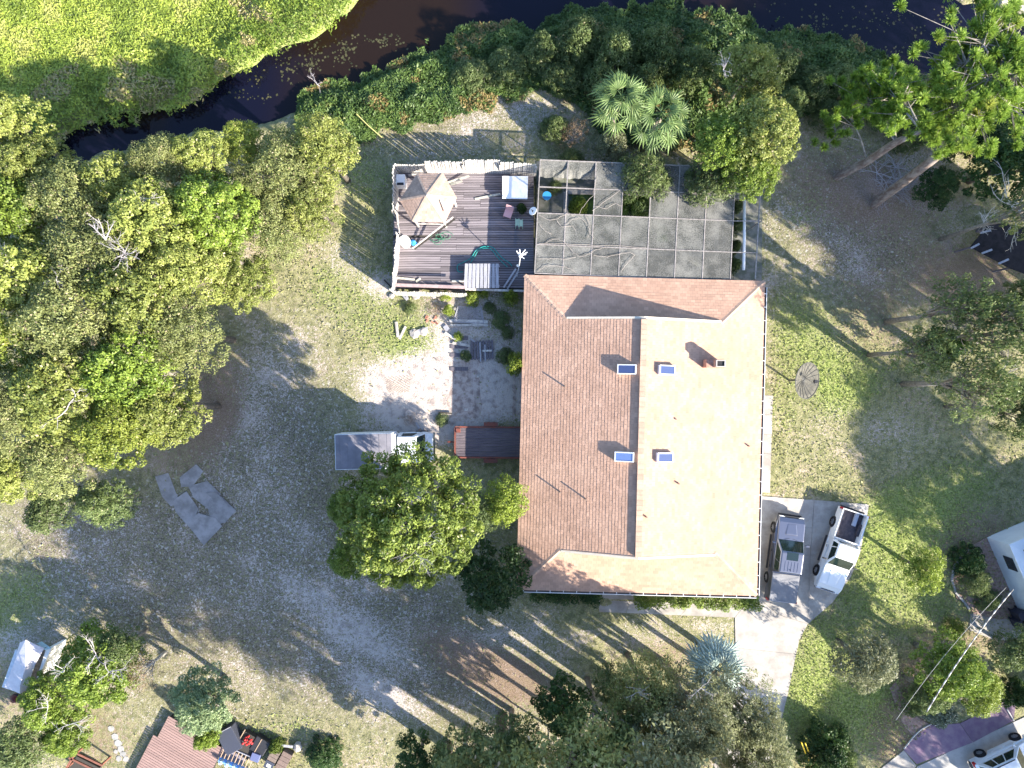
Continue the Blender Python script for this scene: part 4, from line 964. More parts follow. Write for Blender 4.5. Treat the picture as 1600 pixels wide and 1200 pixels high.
def wheel(root, x, y, side, r=.36):
    if 't' not in _wm:
        n = 28; prof = [(.20, -.10), (.30, -.115), (.345, -.09), (.36, -.04), (.36, .04), (.345, .09), (.30, .115), (.20, .10)]
        b = MB(); v = [(q*cos(2*pi*k/n), w, q*sin(2*pi*k/n)) for k in range(n) for q, w in prof]; m = len(prof)
        b.add(v, [(k*m+j, k*m+j+1, ((k+1) % n)*m+j+1, ((k+1) % n)*m+j) for k in range(n) for j in range(m-1)]); _wm['t'] = b.mesh('tyre', M_TIRE, True)
        b = MB(); b.cyl((0, .03, 0), .205, .06, 24, axis='Y')
        for k in range(6):
            a = 2*pi*k/6; b.bar((0, .085, 0), (.19*cos(a), .075, .19*sin(a)), .05, .03)
        b.cyl((0, .08, 0), .05, .05, 10, axis='Y'); _wm['r'] = b.mesh('rim', M_RIM)
    o = link('wheel', _wm['t'], root, (x, y, r), None, (r/.36, 1, r/.36)); link('rim', _wm['r'], o, None, (0, 0, 0 if side > 0 else pi)); return o
def side_panes(root, x0b, x1b, x0t, x1t, hwb, hwt, zb, zt, splits, m):
    """windows on both sloping sides of a cab"""
    for s in (1, -1):
        for a, c in splits:
            B = lambda t: Vector((x0b+(x1b-x0b)*t, s*hwb, zb)); T = lambda t: Vector((x0t+(x1t-x0t)*t, s*hwt, zt))
            L = lambda p, q, t: p+(q-p)*t
            q = [L(B(a), T(a), .14), L(B(c), T(c), .14), L(B(c), T(c), .86), L(B(a), T(a), .86)]
            if s > 0: q = q[::-1]
            quad_on(MB(), q, .012).obj('side_window', m, root)
def end_pane(root, name, xb, xt, hwb, hwt, zb, zt, m, front=True, lo=.1, hi=.92, ins=.08):
    L = lambda t: (xb+(xt-xb)*t, hwb+(hwt-hwb)*t - ins, zb+(zt-zb)*t); a, c = L(lo), L(hi)
    q = [(a[0], -a[1], a[2]), (a[0], a[1], a[2]), (c[0], c[1], c[2]), (c[0], -c[1], c[2])]
    if not front: q = q[::-1]
    quad_on(MB(), q, .012).obj(name, m, root)
def pickup(label, p, yaw, L, Wd, paint, cab, wb, xw, bed_open, extended):
    """xw: x of the front axle; cab = (x rear, x front at belt, x roof front)"""
    root = empty('pickup_truck', (p.x, p.y, .022), yaw, label, 'pickup truck'); hw = Wd/2; wr = .44; xr_ = xw-wb
    x0, x1 = -L/2, L/2; cr, cf, rf_ = cab
    wheels = (xr_, xw)
    tops = [(x1, .62), (x1-.04, .88), (x1-.35, 1.02), (cf+.1, 1.12), (cf, 1.13), (cr, 1.13), (cr, .5)]
    body = extrude_profile(arch_profile(cr, x1, .42, tops, wheels, wr), hw); body.obj('body', paint, root, bevel=.07, seg=3)
    # power bulge on the bonnet
    hb_ = MB(); hb_.hexa([(cf+.25, -.42, 1.09), (x1-.4, -.32, 1.0), (x1-.4, .32, 1.0), (cf+.25, .42, 1.09)], [(cf+.3, -.36, 1.145), (x1-.45, -.26, 1.04), (x1-.45, .26, 1.04), (cf+.3, .36, 1.145)]); hb_.obj('bonnet', paint, root, bevel=.03)
    zt_ = 1.72; hwt = hw-.22
    g = MB(); frustum(g, (cr+.01, cf, -hw+.07, hw-.07), (cr+.14, rf_, -hwt, hwt), 1.10, zt_); g.obj('cab', paint, root, bevel=.08, seg=3)
    end_pane(root, 'windscreen', cf, rf_, hw-.07, hwt, 1.10, zt_, M_WS, True); end_pane(root, 'rear_window', cr+.01, cr+.14, hw-.07, hwt, 1.10, zt_, M_WS, False, .25, .88, .16)
    side_panes(root, cr+.01, cf, cr+.14, rf_, hw-.07, hwt, 1.10, zt_, [(.08, .40), (.44, .90)] if not extended else [(.08, .30), (.34, .90)], M_WS)
    # load bed
    for s in (1, -1):
        pts = arch_profile(x0+.04, cr-.015, .46, [(cr-.015, 1.10), (x0+.04, 1.08)], (xr_,), wr); n = len(pts); ya, yb = s*hw*.985, s*(hw-.12)
        b = MB(); A = [(x, ya - s*max(0, z-.8)*.12, z) for x, z in pts]; B = [(x, yb, z) for x, z in pts]
        b.add(A+B, [tuple(range(n)), tuple(range(n, 2*n))[::-1]] + [(i, (i+1) % n, n+(i+1) % n, n+i) for i in range(n)]); b.obj('bed_side', paint, root, bevel=.02)
        MB().box(xr_-.40, xr_+.40, min(s*(hw-.30), yb), max(s*(hw-.30), yb-s*.002), .62, .88).obj('wheel_arch', M_LINER, root, bevel=.05)
    MB().box(x0+.08, cr-.02, -hw+.13, hw-.13, .50, .62).obj('bed_floor', M_LINER, root)
    MB().box(x0+.02, x0+.09, -hw+.13, hw-.13, .50, 1.08).obj('tailgate', paint, root, bevel=.02); MB().box(cr-.07, cr-.018, -hw+.13, hw-.13, .62, 1.09).obj('bed_front', paint, root)
    MB().box(x0-.10, x0+.01, -hw+.1, hw-.1, .45, .60).obj('rear_bumper', M_DARK if bed_open else M_CHR, root, bevel=.02)
    MB().box(x1-.06, x1+.10, -hw+.20, hw-.20, .42, .64).obj('front_bumper', M_CHR if bed_open else M_DARK, root, bevel=.03)
    MB().box(x1-.02, x1+.02, -hw+.42, hw-.42, .68, .88).obj('grille', M_DARK, root)
    for s in (1, -1):
        MB().box(x1-.10, x1+.015, min(s*(hw-.50), s*(hw-.16)), max(s*(hw-.50), s*(hw-.16)), .68, .86).obj('headlight', M_LENS, root, bevel=.01)
        MB().box(x0, x0+.14, min(s*(hw-.11), s*(hw+.005)), max(s*(hw-.11), s*(hw+.005)), .72, 1.05).obj('taillight', M_RED, root)
        mm = MB(); mm.cbox((cf-.28, s*(hw+.12), 1.17), .09, .22, .17); mm.bar((cf-.28, s*(hw-.04), 1.14), (cf-.28, s*(hw+.04), 1.16), .05, .04); mm.obj('wing_mirror', M_DARK if bed_open else paint, root, bevel=.02)
        nd = 1 if extended else 2; dw = (cf-.05-(cr+.08))/nd
        for k in range(nd):
            a0 = cr+.08+k*dw+.02; a1 = cr+.08+(k+1)*dw-.02
            if extended: a0 += .35
            ys = sorted((s*(hw+.004), s*(hw-.02))); d_ = MB().box(a0, a1, ys[0], ys[1], .50, .80).obj('door', paint, root)
            ys = sorted((s*(hw+.005), s*(hw+.035))); MB().box(a0+.08, a0+.24, ys[0], ys[1], .72, .75).obj('door_handle', M_DARK, d_)
        ys = sorted((s*(hw-.02), s*(hw+.10))); MB().box(cr, cf+.05, ys[0], ys[1], .34, .385).obj('side_step', M_DARK, root, bevel=.01)
        for wx in wheels: wheel(root, wx, s*(hw-.09), s)
        MB().tube([(cf-.02, s*.4, 1.145), (cf+.06, s*.1, 1.14)], .012, 4).obj('wiper', M_BLACK, root)
    if bed_open:
        MB().box(x0+.10, x0+.95, .16, .42, .622, .80).obj('tool_bag', mat('blue_grey_bag', (.30, .34, .42), .7), root, bevel=.05)
        MB().bar((cr-.10, -hw+.05, 1.16), (cr-.10, hw-.05, 1.16), .05, .05).obj('rack_bar', M_WHITE, root)
    else:
        MB().hexa([(x0+.05, -hw+.06, 1.10), (cr-.06, -hw+.06, 1.115), (cr-.06, hw-.06, 1.115), (x0+.05, hw-.06, 1.10)], [(x0+.07, -hw+.08, 1.145), (cr-.08, -hw+.08, 1.16), (cr-.08, hw-.08, 1.16), (x0+.07, hw-.08, 1.145)]).obj('bed_cover', M_TON, root, bevel=.015)
        sr = MB().box(cr+.95, cr+1.45, -.36, .36, zt_+.002, zt_+.012); sr.obj('sunroof', M_WS, root)
        for y_ in (-.40, -.2, 0, .2, .40): MB().box(cr+.25, cr+.85, y_-.015, y_+.015, zt_+.0, zt_+.02).obj('roof_rib', paint, root)
        MB().cyl((cr+.35, .06, zt_+.05), .035, .09, 8, .01).obj('antenna_fin', M_BLACK, root)
    return root
c_ = P(1230, 874.5, 1.0)
pickup('silver grey crew cab pickup with sunroof and grey bed cover, parked closest to the house', c_, radians(90-7.6), 5.45, 1.88, M_SILVER, (-.82, 1.32, .62), 3.25, 1.85, False, False)
c_ = P(1307.5, 857, .3); yw = math.atan2(-.946, -.325)
pickup('white extended cab pickup with an open dark lined bed at the edge of the driveway', c_, yw, 5.35, 1.80, M_WPAINT, (-.62, 1.05, .38), 3.3, 1.72, True, True)
# white SUV
c_ = P(1565, 1182, .3); yw = math.atan2(.427, .905)
suv = empty('small_suv', (c_.x, c_.y, .016), yw, 'small white SUV cut off by the frame on the neighbour\'s grey paving', 'SUV')
L_, hw = 4.2, .88; x0, x1 = -L_/2, L_/2; wf, wr2 = 1.28, -1.22
pts = arch_profile(x0, x1, .40, [(x1, .66), (x1-.08, .86), (x1-.5, .98), (.95, 1.08), (-1.7, 1.10), (x0+.02, 1.02), (x0, .7)], (wf, wr2), .42)
extrude_profile(pts, hw).obj('body', M_SUVW, suv, bevel=.05, seg=3)
g = MB(); frustum(g, (-1.95, 1.0, -hw+.07, hw-.07), (-1.45, .22, -hw+.24, hw-.24), 1.06, 1.66); g.obj('cabin', M_SUVW, suv, bevel=.06, seg=3)
end_pane(suv, 'windscreen', 1.0, .22, hw-.07, hw-.24, 1.06, 1.66, M_WS); end_pane(suv, 'rear_window', -1.95, -1.45, hw-.07, hw-.24, 1.06, 1.66, M_WS, False)
side_panes(suv, -1.95, 1.0, -1.45, .22, hw-.07, hw-.24, 1.06, 1.66, [(.10, .30), (.33, .58), (.61, .88)], M_WS)
for s in (1, -1):
    for wx in (wf, wr2): wheel(suv, wx, s*(hw-.06), s, .35)
    MB().cbox((.62, s*(hw+.10), 1.13), .12, .2, .13).obj('wing_mirror', M_SUVW, suv, bevel=.03)
    ys = sorted((s*(hw-.3), s*(hw-.02))); MB().box(x1-.22, x1-.01, ys[0], ys[1], .70, .86).obj('headlight', M_LENS, suv); MB().box(x0-.01, x0+.14, ys[0]+.05*(s < 0), ys[1], .75, 1.0).obj('taillight', M_RED, suv)
    for a0, a1 in ((-.78, .02), (.06, .84)):
        ys = sorted((s*(hw+.004), s*(hw-.02))); d_ = MB().box(a0, a1, ys[0], ys[1], .46, .80).obj('door', M_SUVW, suv); ys = sorted((s*(hw+.005), s*(hw+.035))); MB().box(a0+.06, a0+.22, ys[0], ys[1], .73, .76).obj('door_handle', M_SUVW, d_)
    MB().box(-1.3, .1, s*(hw-.30)-.02, s*(hw-.30)+.02, 1.67, 1.71).obj('roof_rail', M_DARK, suv)
MB().box(x0-.06, x0+.05, -hw+.08, hw-.08, .42, .66).obj('rear_bumper', M_DARK, suv, bevel=.03); MB().box(x1-.06, x1+.05, -hw+.1, hw-.1, .40, .62).obj('front_bumper', M_SUVW, suv, bevel=.03)

# box truck under the big round tree
bt = empty('box_truck', P(597, 699, 0), radians(1.4), 'white cab truck with a grey roofed cargo box half hidden by the round tree', 'truck')
o_ = P(597, 699, 0); lx = lambda px, z: (P(px, 699, z)-o_).x
M_BOXR = mat('faded_grey_roof', (.20, .19, .22), .7, (.15, .145, .17), scale=1.4, detail=8, bump=.1); M_OLDW = mat('chalky_white_paint', (.66, .70, .76), .6, (.52, .55, .60), scale=4)
xa, xb, hb2 = lx(523, 2.6), lx(613, 2.6), 1.10
MB().box(xa, xb, -hb2, hb2, .85, 2.58).obj('cargo_box', M_OLDW, bt, bevel=.03)
MB().box(xa+.05, xb-.05, -hb2+.05, hb2-.05, 2.581, 2.60).obj('box_roof', M_BOXR, bt)
for i in range(7): x_ = xa+.3+i*(xb-xa-.6)/6; MB().box(x_-.02, x_+.02, -hb2+.06, hb2-.06, 2.601, 2.612).obj('roof_seam', M_BOXR, bt)
MB().box(xa+.1, lx(668, 1), -.4, .4, .5, .84).obj('chassis', M_DARK, bt)
ca, cb = xb+.12, lx(650, 1.9)
g = MB(); frustum(g, (ca, cb+.55, -.98, .98), (ca+.08, cb, -.80, .80), 1.15, 2.0); g.obj('cab', M_OLDW, bt, bevel=.06, seg=3)
end_pane(bt, 'windscreen', cb+.55, cb, .98, .80, 1.15, 2.0, M_WS); side_panes(bt, ca, cb+.55, ca+.08, cb, .98, .80, 1.15, 2.0, [(.2, .75)], M_WS)
MB().box(xb+.01, xb+.11, -1.0, 1.0, .9, 2.1).obj('bulkhead', M_OLDW, bt, bevel=.02)
xn = lx(676, 1.0)
extrude_profile(arch_profile(ca, xn, .5, [(xn, .7), (xn-.03, 1.02), (xn-.3, 1.12), (cb+.6, 1.22), (ca, 1.22)], (xn-.75,), .46), 1.0).obj('bonnet', M_OLDW, bt, bevel=.05)
MB().box(xn, xn+.12, -.95, .95, .5, .7).obj('front_bumper', M_CHR, bt)
for s in (1, -1):
    wheel(bt, xn-.75, s*.93, s, .42); wheel(bt, xa+1.1, s*.95, s, .42); MB().cbox((cb+.2, s*1.15, 1.5), .08, .2, .3).obj('wing_mirror', M_DARK, bt)
    MB().box(xn-.08, xn+.02, min(s*.6, s*.88), max(s*.6, s*.88), .8, .98).obj('headlight', M_LENS, bt)

# red framed flat trailer
tr_ = empty('flat_trailer', P(760, 690, 0), radians(-.5), 'rusty red framed flat trailer with dark plank floor beside the house wall', 'trailer'); o_ = P(760, 690, 0)
M_RUST = mat('rusty_red_frame', (.20, .055, .04), .8, (.13, .06, .05), scale=5, bump=.3); M_TRPL = wood('trailer_plank', (.085, .07, .085), (.15, .12, .13))
xa, xb = (P(711, 690, .6)-o_).x, (P(818, 690, .6)-o_).x; hy = .98
for s in (1, -1): MB().box(xa, xb, s*hy-.05, s*hy+.05, .45, .66).obj('side_rail', M_RUST, tr_)
MB().box(xa-.05, xa+.05, -hy+.052, hy-.052, .45, .665).obj('end_rail', M_RUST, tr_); MB().box(xb-.05, xb+.05, -hy+.052, hy-.052, .45, .665).obj('end_rail', M_RUST, tr_)
rr = random.Random(8)
for i in range(11):
    yy = -hy+.06+i*(2*hy-.12)/11; MB().box(xa+.06, xb-.06, yy+.008, yy+(2*hy-.12)/11-.008, .55+rr.uniform(-.01, .01), .60+rr.uniform(0, .012)).obj('plank', M_TRPL, tr_)
for i in range(4): x_ = xa+.3+i*1.2; MB().box(x_-.03, x_+.03, -hy+.06, hy-.06, .46, .54).obj('cross_member', M_RUST, tr_)
for s in (1, -1):
    wheel(tr_, .3, s*1.18, s, .33); MB().box(-.15, .75, min(s*1.06, s*1.3), max(s*1.06, s*1.3), .68, .71).obj('mudguard', M_RUST, tr_)
MB().box(xa+.05, xa+.35, .62, .9, .62, .72).obj('winch_box', M_RUST, tr_, bevel=.02)
MB().bar((xa, 0, .5), (xa-.5, 0, .42), .1, .1).obj('drawbar', M_RUST, tr_)

# ------------------------------------------------------------------ neighbours' things
# folding camper with a fabric roof in the lower left
Zl = lambda x, y, z: P(x*.1, 980+y*.1, z)
cp = empty('canopy_trailer', Zl(330, 640, 0), 0, 'white utility trailer under a draped white cover in the far corner yard', 'trailer'); o_ = Zl(330, 640, 0)
M_FAB = mat('white_cover_fabric', (.66, .62, .66), .8, (.58, .54, .58), scale=3, bump=.2)
r1 = [Zl(400, 200, 2.3)-o_, Zl(690, 330, 1.9)-o_, Zl(520, 640, 1.95)-o_, Zl(410, 985, 1.9)-o_, Zl(310, 1040, 2.25)-o_, Zl(70, 930, 1.9)-o_, Zl(220, 560, 1.95)-o_, Zl(310, 240, 1.95)-o_]
rd = [Zl(430, 230, 2.3)-o_, Zl(400, 620, 2.35)-o_, Zl(315, 900, 2.3)-o_]
bb = MB(); V = [r1[0], r1[1], r1[2], r1[3], r1[4], r1[5], r1[6], r1[7], rd[1], rd[2]]
bb.add(V, [(0, 8, 2, 1), (8, 9, 3, 2), (9, 4, 3), (9, 5, 4), (8, 6, 5, 9), (0, 7, 6, 8)])
fo = bb.obj('cover', M_FAB, cp); sm = fo.modifiers.new('t', 'SOLIDIFY'); sm.thickness = .03
w4 = [Zl(330, 300, .9)-o_, Zl(560, 420, .9)-o_, Zl(350, 960, .9)-o_, Zl(120, 880, .9)-o_]
MB().prism([q[:2] for q in w4], .45, 1.4).obj('trailer_body', M_OLDW, cp)
for a, b_ in ((0, 0), (1, 1), (3, 2), (5, 3)):
    p = r1[a]; q = w4[b_]; MB().bar((p.x*.9+q.x*.1, p.y*.9+q.y*.1, 0 if a != 5 else .4), p, .04, .04).obj('pole', M_GREYMETAL, cp)
MB().cyl((Zl(255, 1110, .5)-o_)[:], .28, .1, 16).obj('tail_wheel', M_TIRE, cp)
MB().blob(Zl(255, 1110, .35)-o_, .33, 4, 1.0).obj('dark_red_tank', mat('dark_red_enamel', (.10, .015, .015), .4), cp, smooth=True)
wa = [Zl(720, 340, 1.6)-o_, Zl(800, 330, 1.6)-o_, Zl(610, 770, 1.6)-o_, Zl(570, 800, 1.6)-o_]
ff_ = empty('white_side_panel', Zl(700, 520, 0), 0, 'tall white board standing along the open side of the covered trailer', 'panel'); o2 = Zl(700, 520, 0)
MB().prism([(p+o_-o2)[:2] for p in wa], .03, 1.6).obj('board', M_WHITE, ff_)
MB().prism([(Zl(*q, 1.7)-o2)[:2] for q in ((560, 260), (640, 230), (790, 330), (700, 365), (620, 300))], 1.62, 1.66).obj('top_flap', mat('pale_blue_flap', (.42, .58, .62), .6), ff_)
solo(MB().prism([Zl(*q, .5)[:2] for q in ((640, 370), (710, 380), (570, 790), (500, 750))], .05, .5), 'firewood_box', mat('brown_clutter', (.20, .15, .12), .9, (.34, .27, .22), scale=7, bump=.6), 'long brown stack between the covered trailer and the tall white board', 'woodpile')

# neighbours' deck and clutter at the lower edge
M_PDECK = wood('pinkish_deck_board', (.31, .20, .175), (.24, .16, .145))
nd = empty('neighbour_deck', P(270, 1170, 0), 0, 'pinkish plank deck half hidden under the pale dense tree', 'deck'); o_ = P(270, 1170, 0)
e0, e1 = P(240, 1148, .4)-o_, P(205, 1215, .4)-o_; dirv = Vector((cos(radians(-31)), sin(radians(-31)), 0))
dn = (e1-e0); nbd = 20
for i in range(nbd):
    a = e0+dn*((i+.5)/nbd); ln = 5.2
    o = MB().bar(a, a+dirv*ln, .135, .04).obj('plank', M_PDECK, nd)
for i in range(10):
    a = e0-dn*((i+.5)/nbd); a = a+dirv*(.0); MB().bar(a+dirv*.3, a+dirv*4.4, .135, .04).obj('plank', M_PDECK, nd)
MB().prism([(e0-dn*.5+dirv*.4)[:2], (e1+dirv*.1)[:2], (e1+dirv*5)[:2], (e0-dn*.5+dirv*4.2)[:2]], .02, .33).obj('substructure', M_JOIST, nd)
Zc = lambda x, y, z: P(330+x*.125, 1110+y*.125, z)
solo(MB().prism([Zc(*q, .3)[:2] for q in ((0, 420), (160, 430), (420, 640), (360, 760), (0, 560))], .02, .1), 'paving_pad', mat('purple_grey_pad', (.27, .25, .30), .9, (.21, .19, .23), scale=2), 'grey paving pad beside the plant tray', 'paving')
bx = empty('storage_bin', Zc(290, 300, 0), radians(-62), 'dark blue grey storage bin half under the pale tree', 'bin'); mbn = mat('slate_blue_plastic', (.055, .06, .085), .5)
MB().box(-.75, .75, -.52, .52, 0, .8).obj('body', mbn, bx, bevel=.04); MB().box(-.78, .78, -.55, .55, .802, .86).obj('lid', mbn, bx, bevel=.03); MB().box(-.79, -.75, -.55, .55, .862, .90).obj('hinge_bar', M_GREYW, bx)
bd = empty('raised_planter', Zc(480, 400, 0), radians(-30), 'dark raised planter box with red flowers between two pale poles', 'planter')
MB().box(-.55, .55, -.75, .75, 0, .45).obj('box', M_JOIST, bd)
for s in (-.62, .62): MB().bar((s, -.85, .5), (s, .9, .5), .05, .05).obj('pole', mat('tan_pole', (.40, .29, .2), .7), bd)
fl = MB()
for i in range(12): fl.blob((rr.uniform(-.4, .3), rr.uniform(.1, .65), .52+rr.uniform(0, .15)), .09, i, .8, 5, 4)
fl.obj('flowers', mat('red_flower', (.45, .03, .03), .6), bd)
sb = empty('black_tub', Zc(640, 400, 0), radians(-30), 'black square tub behind the raised planter', 'tub'); MB().box(-.5, .5, -.5, .5, 0, .5).obj('body', M_DARK, sb, bevel=.05)
mb2 = MB().box(-.28, .28, -.26, .26, 0, .6).obj('blue_crate', mat('dull_blue_crate', (.12, .14, .27), .6), None, bevel=.02); mb2.location = Zc(590, 530, 0); mb2.rotation_euler.z = radians(-20); props(mb2, 'small dull blue crate next to the black tub', 'crate')
tray = empty('potting_bench', Zc(340, 610, 0), radians(-23), 'slatted bench carrying a row of five pale blue jugs', 'bench')
for i in range(9): MB().box(-1.05+i*.245, -1.05+i*.245+.05, .0, .75, .50, .53).obj('slat', mat('tan_pole', (.40, .29, .2)), tray)
MB().box(-1.1, 1.15, -.35, -.02, .40, .46).obj('shelf', mat('sky_blue_shelf', (.16, .32, .62), .5), tray); MB().box(-1.1, 1.15, .77, .82, .45, .55).obj('rail', M_GREYW, tray)
for sx in (-1.0, 1.05):
    for sy in (-.3, .7): MB().box(sx-.03, sx+.03, sy-.03, sy+.03, 0, .398).obj('leg', M_GREYW, tray)
M_JUG = mat('pale_blue_plastic', (.42, .60, .82), .5)
jm = MB().cyl((0, 0, .16), .13, .32, 12).cyl((0, .02, .37), .05, .1, 8).mesh('jug', M_JUG)
for i in range(5):
    q = Matrix.Translation(Zc(340, 610, 0)) @ Matrix.Rotation(radians(-23), 4, 'Z') @ Vector((-.85+i*.42, -.17, .46)); o = link('water_jug', jm, None, q, (0, 0, i*.9)); 
    props(o, ['pale blue jug at the tree end of the slatted bench', 'second pale blue jug from the tree end of the bench', 'middle pale blue jug of the five on the bench', 'fourth pale blue jug along the bench', 'pale blue jug at the crate end of the slatted bench'][i], 'jug', 'pale blue jugs on the bench')
for k, (x_, y_, l_, w_, a_, mm, lb) in enumerate([(795, 560, 1.3, .55, 62, wood('tan_box_wood', (.22, .17, .14), (.16, .12, .10)), 'tan crate with a dark blue lid and white label'), (925, 610, 1.5, .62, 62, wood('brown_box_wood', (.20, .14, .12), (.15, .11, .09)), 'plain brown crate beside the lidded one')]):
    r_ = empty('wooden_crate', Zc(x_, y_, 0), radians(a_), lb, 'crate'); MB().box(-l_/2, l_/2, -w_/2, w_/2, 0, .5).obj('box', mm, r_)
    for i in range(5): MB().box(-l_/2+i*l_/5+.01, -l_/2+(i+1)*l_/5-.01, -w_/2-.02, w_/2+.02, .502, .53).obj('lid_plank', mm, r_)
    if k == 0:
        MB().box(-l_/2-.0, -l_/2+.5, -w_/2-.02, w_/2+.02, .532, .56).obj('blue_lid', mbn, r_); MB().box(-l_/2+.12, -l_/2+.32, -.14, .14, .562, .566).obj('label', M_WHITE, r_)
solo(MB().bar(Zc(800, 430, .3), Zc(1020, 455, .3), .16, .04), 'grey_plank', M_GREYW, 'grey plank reaching to the pale stump behind the crates', 'plank')
solo(MB().blob(Zc(1080, 450, .15), .33, 9, .7), 'pale_stump', M_ROCK, 'pale lilac boulder behind the brown crate', 'boulder')
# reddish timber frame and stepping stones
fr_ = empty('timber_pergola', P(118, 1192, 0), 0, 'reddish timber frame with white edges at the lower edge of the yard', 'frame'); o_ = P(118, 1192, 0); M_RW = wood('red_brown_wood', (.24, .10, .07), (.17, .07, .05))
for a, b_ in (((104, 1200), (118, 1176)), ((118, 1176), (160, 1196)), ((108, 1184), (150, 1204)), ((104, 1200), (140, 1216))):
    MB().bar(P(*a, 1.0)-o_, P(*b_, 1.0)-o_, .12, .08).obj('beam', M_RW, fr_)
for q in ((118, 1178), (104, 1200), (158, 1196)): p = P(*q, 1.0)-o_; MB().bar((p.x, p.y, 0), (p.x, p.y, .95), .1, .1).obj('post', M_RW, fr_)
MB().prism([(P(*q, .4)-o_)[:2] for q in ((108, 1200), (120, 1182), (156, 1200), (146, 1220))], .02, .4).obj('floor', M_JOIST, fr_)
M_STEP = mat('stepping_stone', (.36, .34, .33), .9, (.26, .26, .25), scale=4, bump=.3)
SSL = ['pale stepping stone closest to the bright tree', 'second pale stepping stone down from the bright tree', 'third stepping stone, smaller, in the shaded path', 'stepping stone in the middle of the shaded path', 'fifth stepping stone in the bend of the path', 'sixth stepping stone above the lower edge', 'stepping stone farthest down the path', 'small offset stone beside the path bend']
for i, (px, py, s) in enumerate([(174, 1138, .22), (180, 1151, .25), (185, 1161, .26), (189, 1170, .25), (193, 1178, .22), (197, 1186, .2), (186, 1185, .2), (181, 1174, .16)]):
    r = random.Random(i); n = 7; c = P(px, py, 0)
    solo(MB().prism([(c.x+s*(.8+.3*r.random())*cos(2*pi*k/n), c.y+s*(.8+.3*r.random())*sin(2*pi*k/n)) for k in range(n)], -.03, .035), 'stepping_stone', M_STEP, SSL[i], 'stepping stone', 'stepping stones in the shaded path')

# neighbour's house on the right-hand side
EH2 = 2.2
nh_pts = [(1577, 851), (1658, 816), (1778, 1054), (1708, 1094)]
w_ = [P(*q, EH2) for q in nh_pts]; o_ = Vector((w_[0].x, w_[0].y, 0)); nh = empty('neighbour_house', o_, 0, 'white roofed house corner with a terracotta tiled patch, cut off by the frame', 'house')
ctr = (w_[0]+w_[1]+w_[2]+w_[3])/4
M_NR = mat('white_coated_roof', (.68, .72, .78), .55, (.60, .64, .70), scale=1.2)
u_ = (w_[1]-w_[0]).normalized(); v_ = Vector((u_.y, -u_.x, 0))       # v_ points down the frame
def nhp(a, b_, z): return u_*a + v_*b_ + Vector((0, 0, z))
MB().hexa([nhp(.1, .1, -.05), nhp(.1, 13, -.05), nhp(14, 13, -.05), nhp(14, .1, -.05)], [nhp(.1, .1, EH2-.13), nhp(.1, 13, EH2-.13), nhp(14, 13, EH2-.13), nhp(14, .1, EH2-.13)]).obj('wall', M_NR, nh)
for b0 in (1.1, 4.6, 8.0): MB().hexa([nhp(.05, b0, .95), nhp(.05, b0+.9, .95), nhp(.12, b0+.9, .95), nhp(.12, b0, .95)], [nhp(.05, b0, 1.75), nhp(.05, b0+.9, 1.75), nhp(.12, b0+.9, 1.75), nhp(.12, b0, 1.75)]).obj('window', M_GLASS, nh)
rb2 = MB(); A = [nhp(0, 0, EH2), nhp(0, 13.5, EH2), nhp(14.5, 13.5, EH2), nhp(14.5, 0, EH2)]; B = [nhp(.55, .55, EH2+.18), nhp(.55, 12.95, EH2+.18), nhp(13.9, 12.95, EH2+.18), nhp(13.9, .55, EH2+.18)]
rb2.add(A+B, [(0, 1, 5, 4), (1, 2, 6, 5), (2, 3, 7, 6), (3, 0, 4, 7)]); rb2.add([p-Vector((0, 0, .12)) for p in A]+A, [(3, 2, 1, 0), (0, 1, 5, 4), (1, 2, 6, 5), (2, 3, 7, 6), (3, 0, 4, 7)][:1] + [(0, 4, 5, 1), (1, 5, 6, 2), (2, 6, 7, 3), (3, 7, 4, 0)])
nr = rb2.obj('roof', M_NR, nh)
RZ2 = EH2+2.2; MB().add([nhp(.55, .55, EH2+.182), nhp(.55, 12.95, EH2+.182), nhp(7.2, 7.2, RZ2), nhp(13.9, 12.95, EH2+.182), nhp(13.9, .55, EH2+.182)], [(0, 1, 2), (1, 3, 2), (3, 4, 2), (4, 0, 2)]).obj('roof_deck', M_SHDK, nr)
M_TERR = mat('terracotta_shingle', (.36, .19, .14), .9, (.28, .16, .12), scale=2, tint=.25, bump=.3)
shingles_obj('shingles', [[nhp(.55, 12.95, EH2+.47), nhp(.55, .55, EH2+.47), nhp(7.2, 7.2, RZ2+.02)], [nhp(.55, .55, EH2+.47), nhp(13.9, .55, EH2+.47), nhp(7.2, 7.2, RZ2+.02)]], M_TERR, nr, expo=.24, wd=.33, th=.03)
sp = [P(1590, 881, 3.3), P(1592, 884, 3.35), P(1598, 893, 3.35), P(1584, 890, 3.3)]
for k, (px, py) in enumerate([(1583, 956), (1583, 969)]):
    r_ = empty('wheelie_bin', P(px, py, 0), radians(25), ['dark bin against the white roofed house, the upper of the pair', 'dark bin against the white roofed house, the lower of the pair'][k], 'bin', 'pair of dark bins')
    mbin = mat('dark_bin_plastic', (.035, .035, .055), .5); frustum(MB(), (-.24, .24, -.26, .26), (-.29, .29, -.33, .33), .06, .98).obj('body', mbin, r_, bevel=.03)
    MB().box(-.31, .31, -.36, .36, .985, 1.04).obj('lid', mbin, r_, bevel=.03)
    for s in (-.22, .22): MB().cyl((s, .3, .1), .1, .05, 12, axis='X').obj('wheel', M_TIRE, r_)
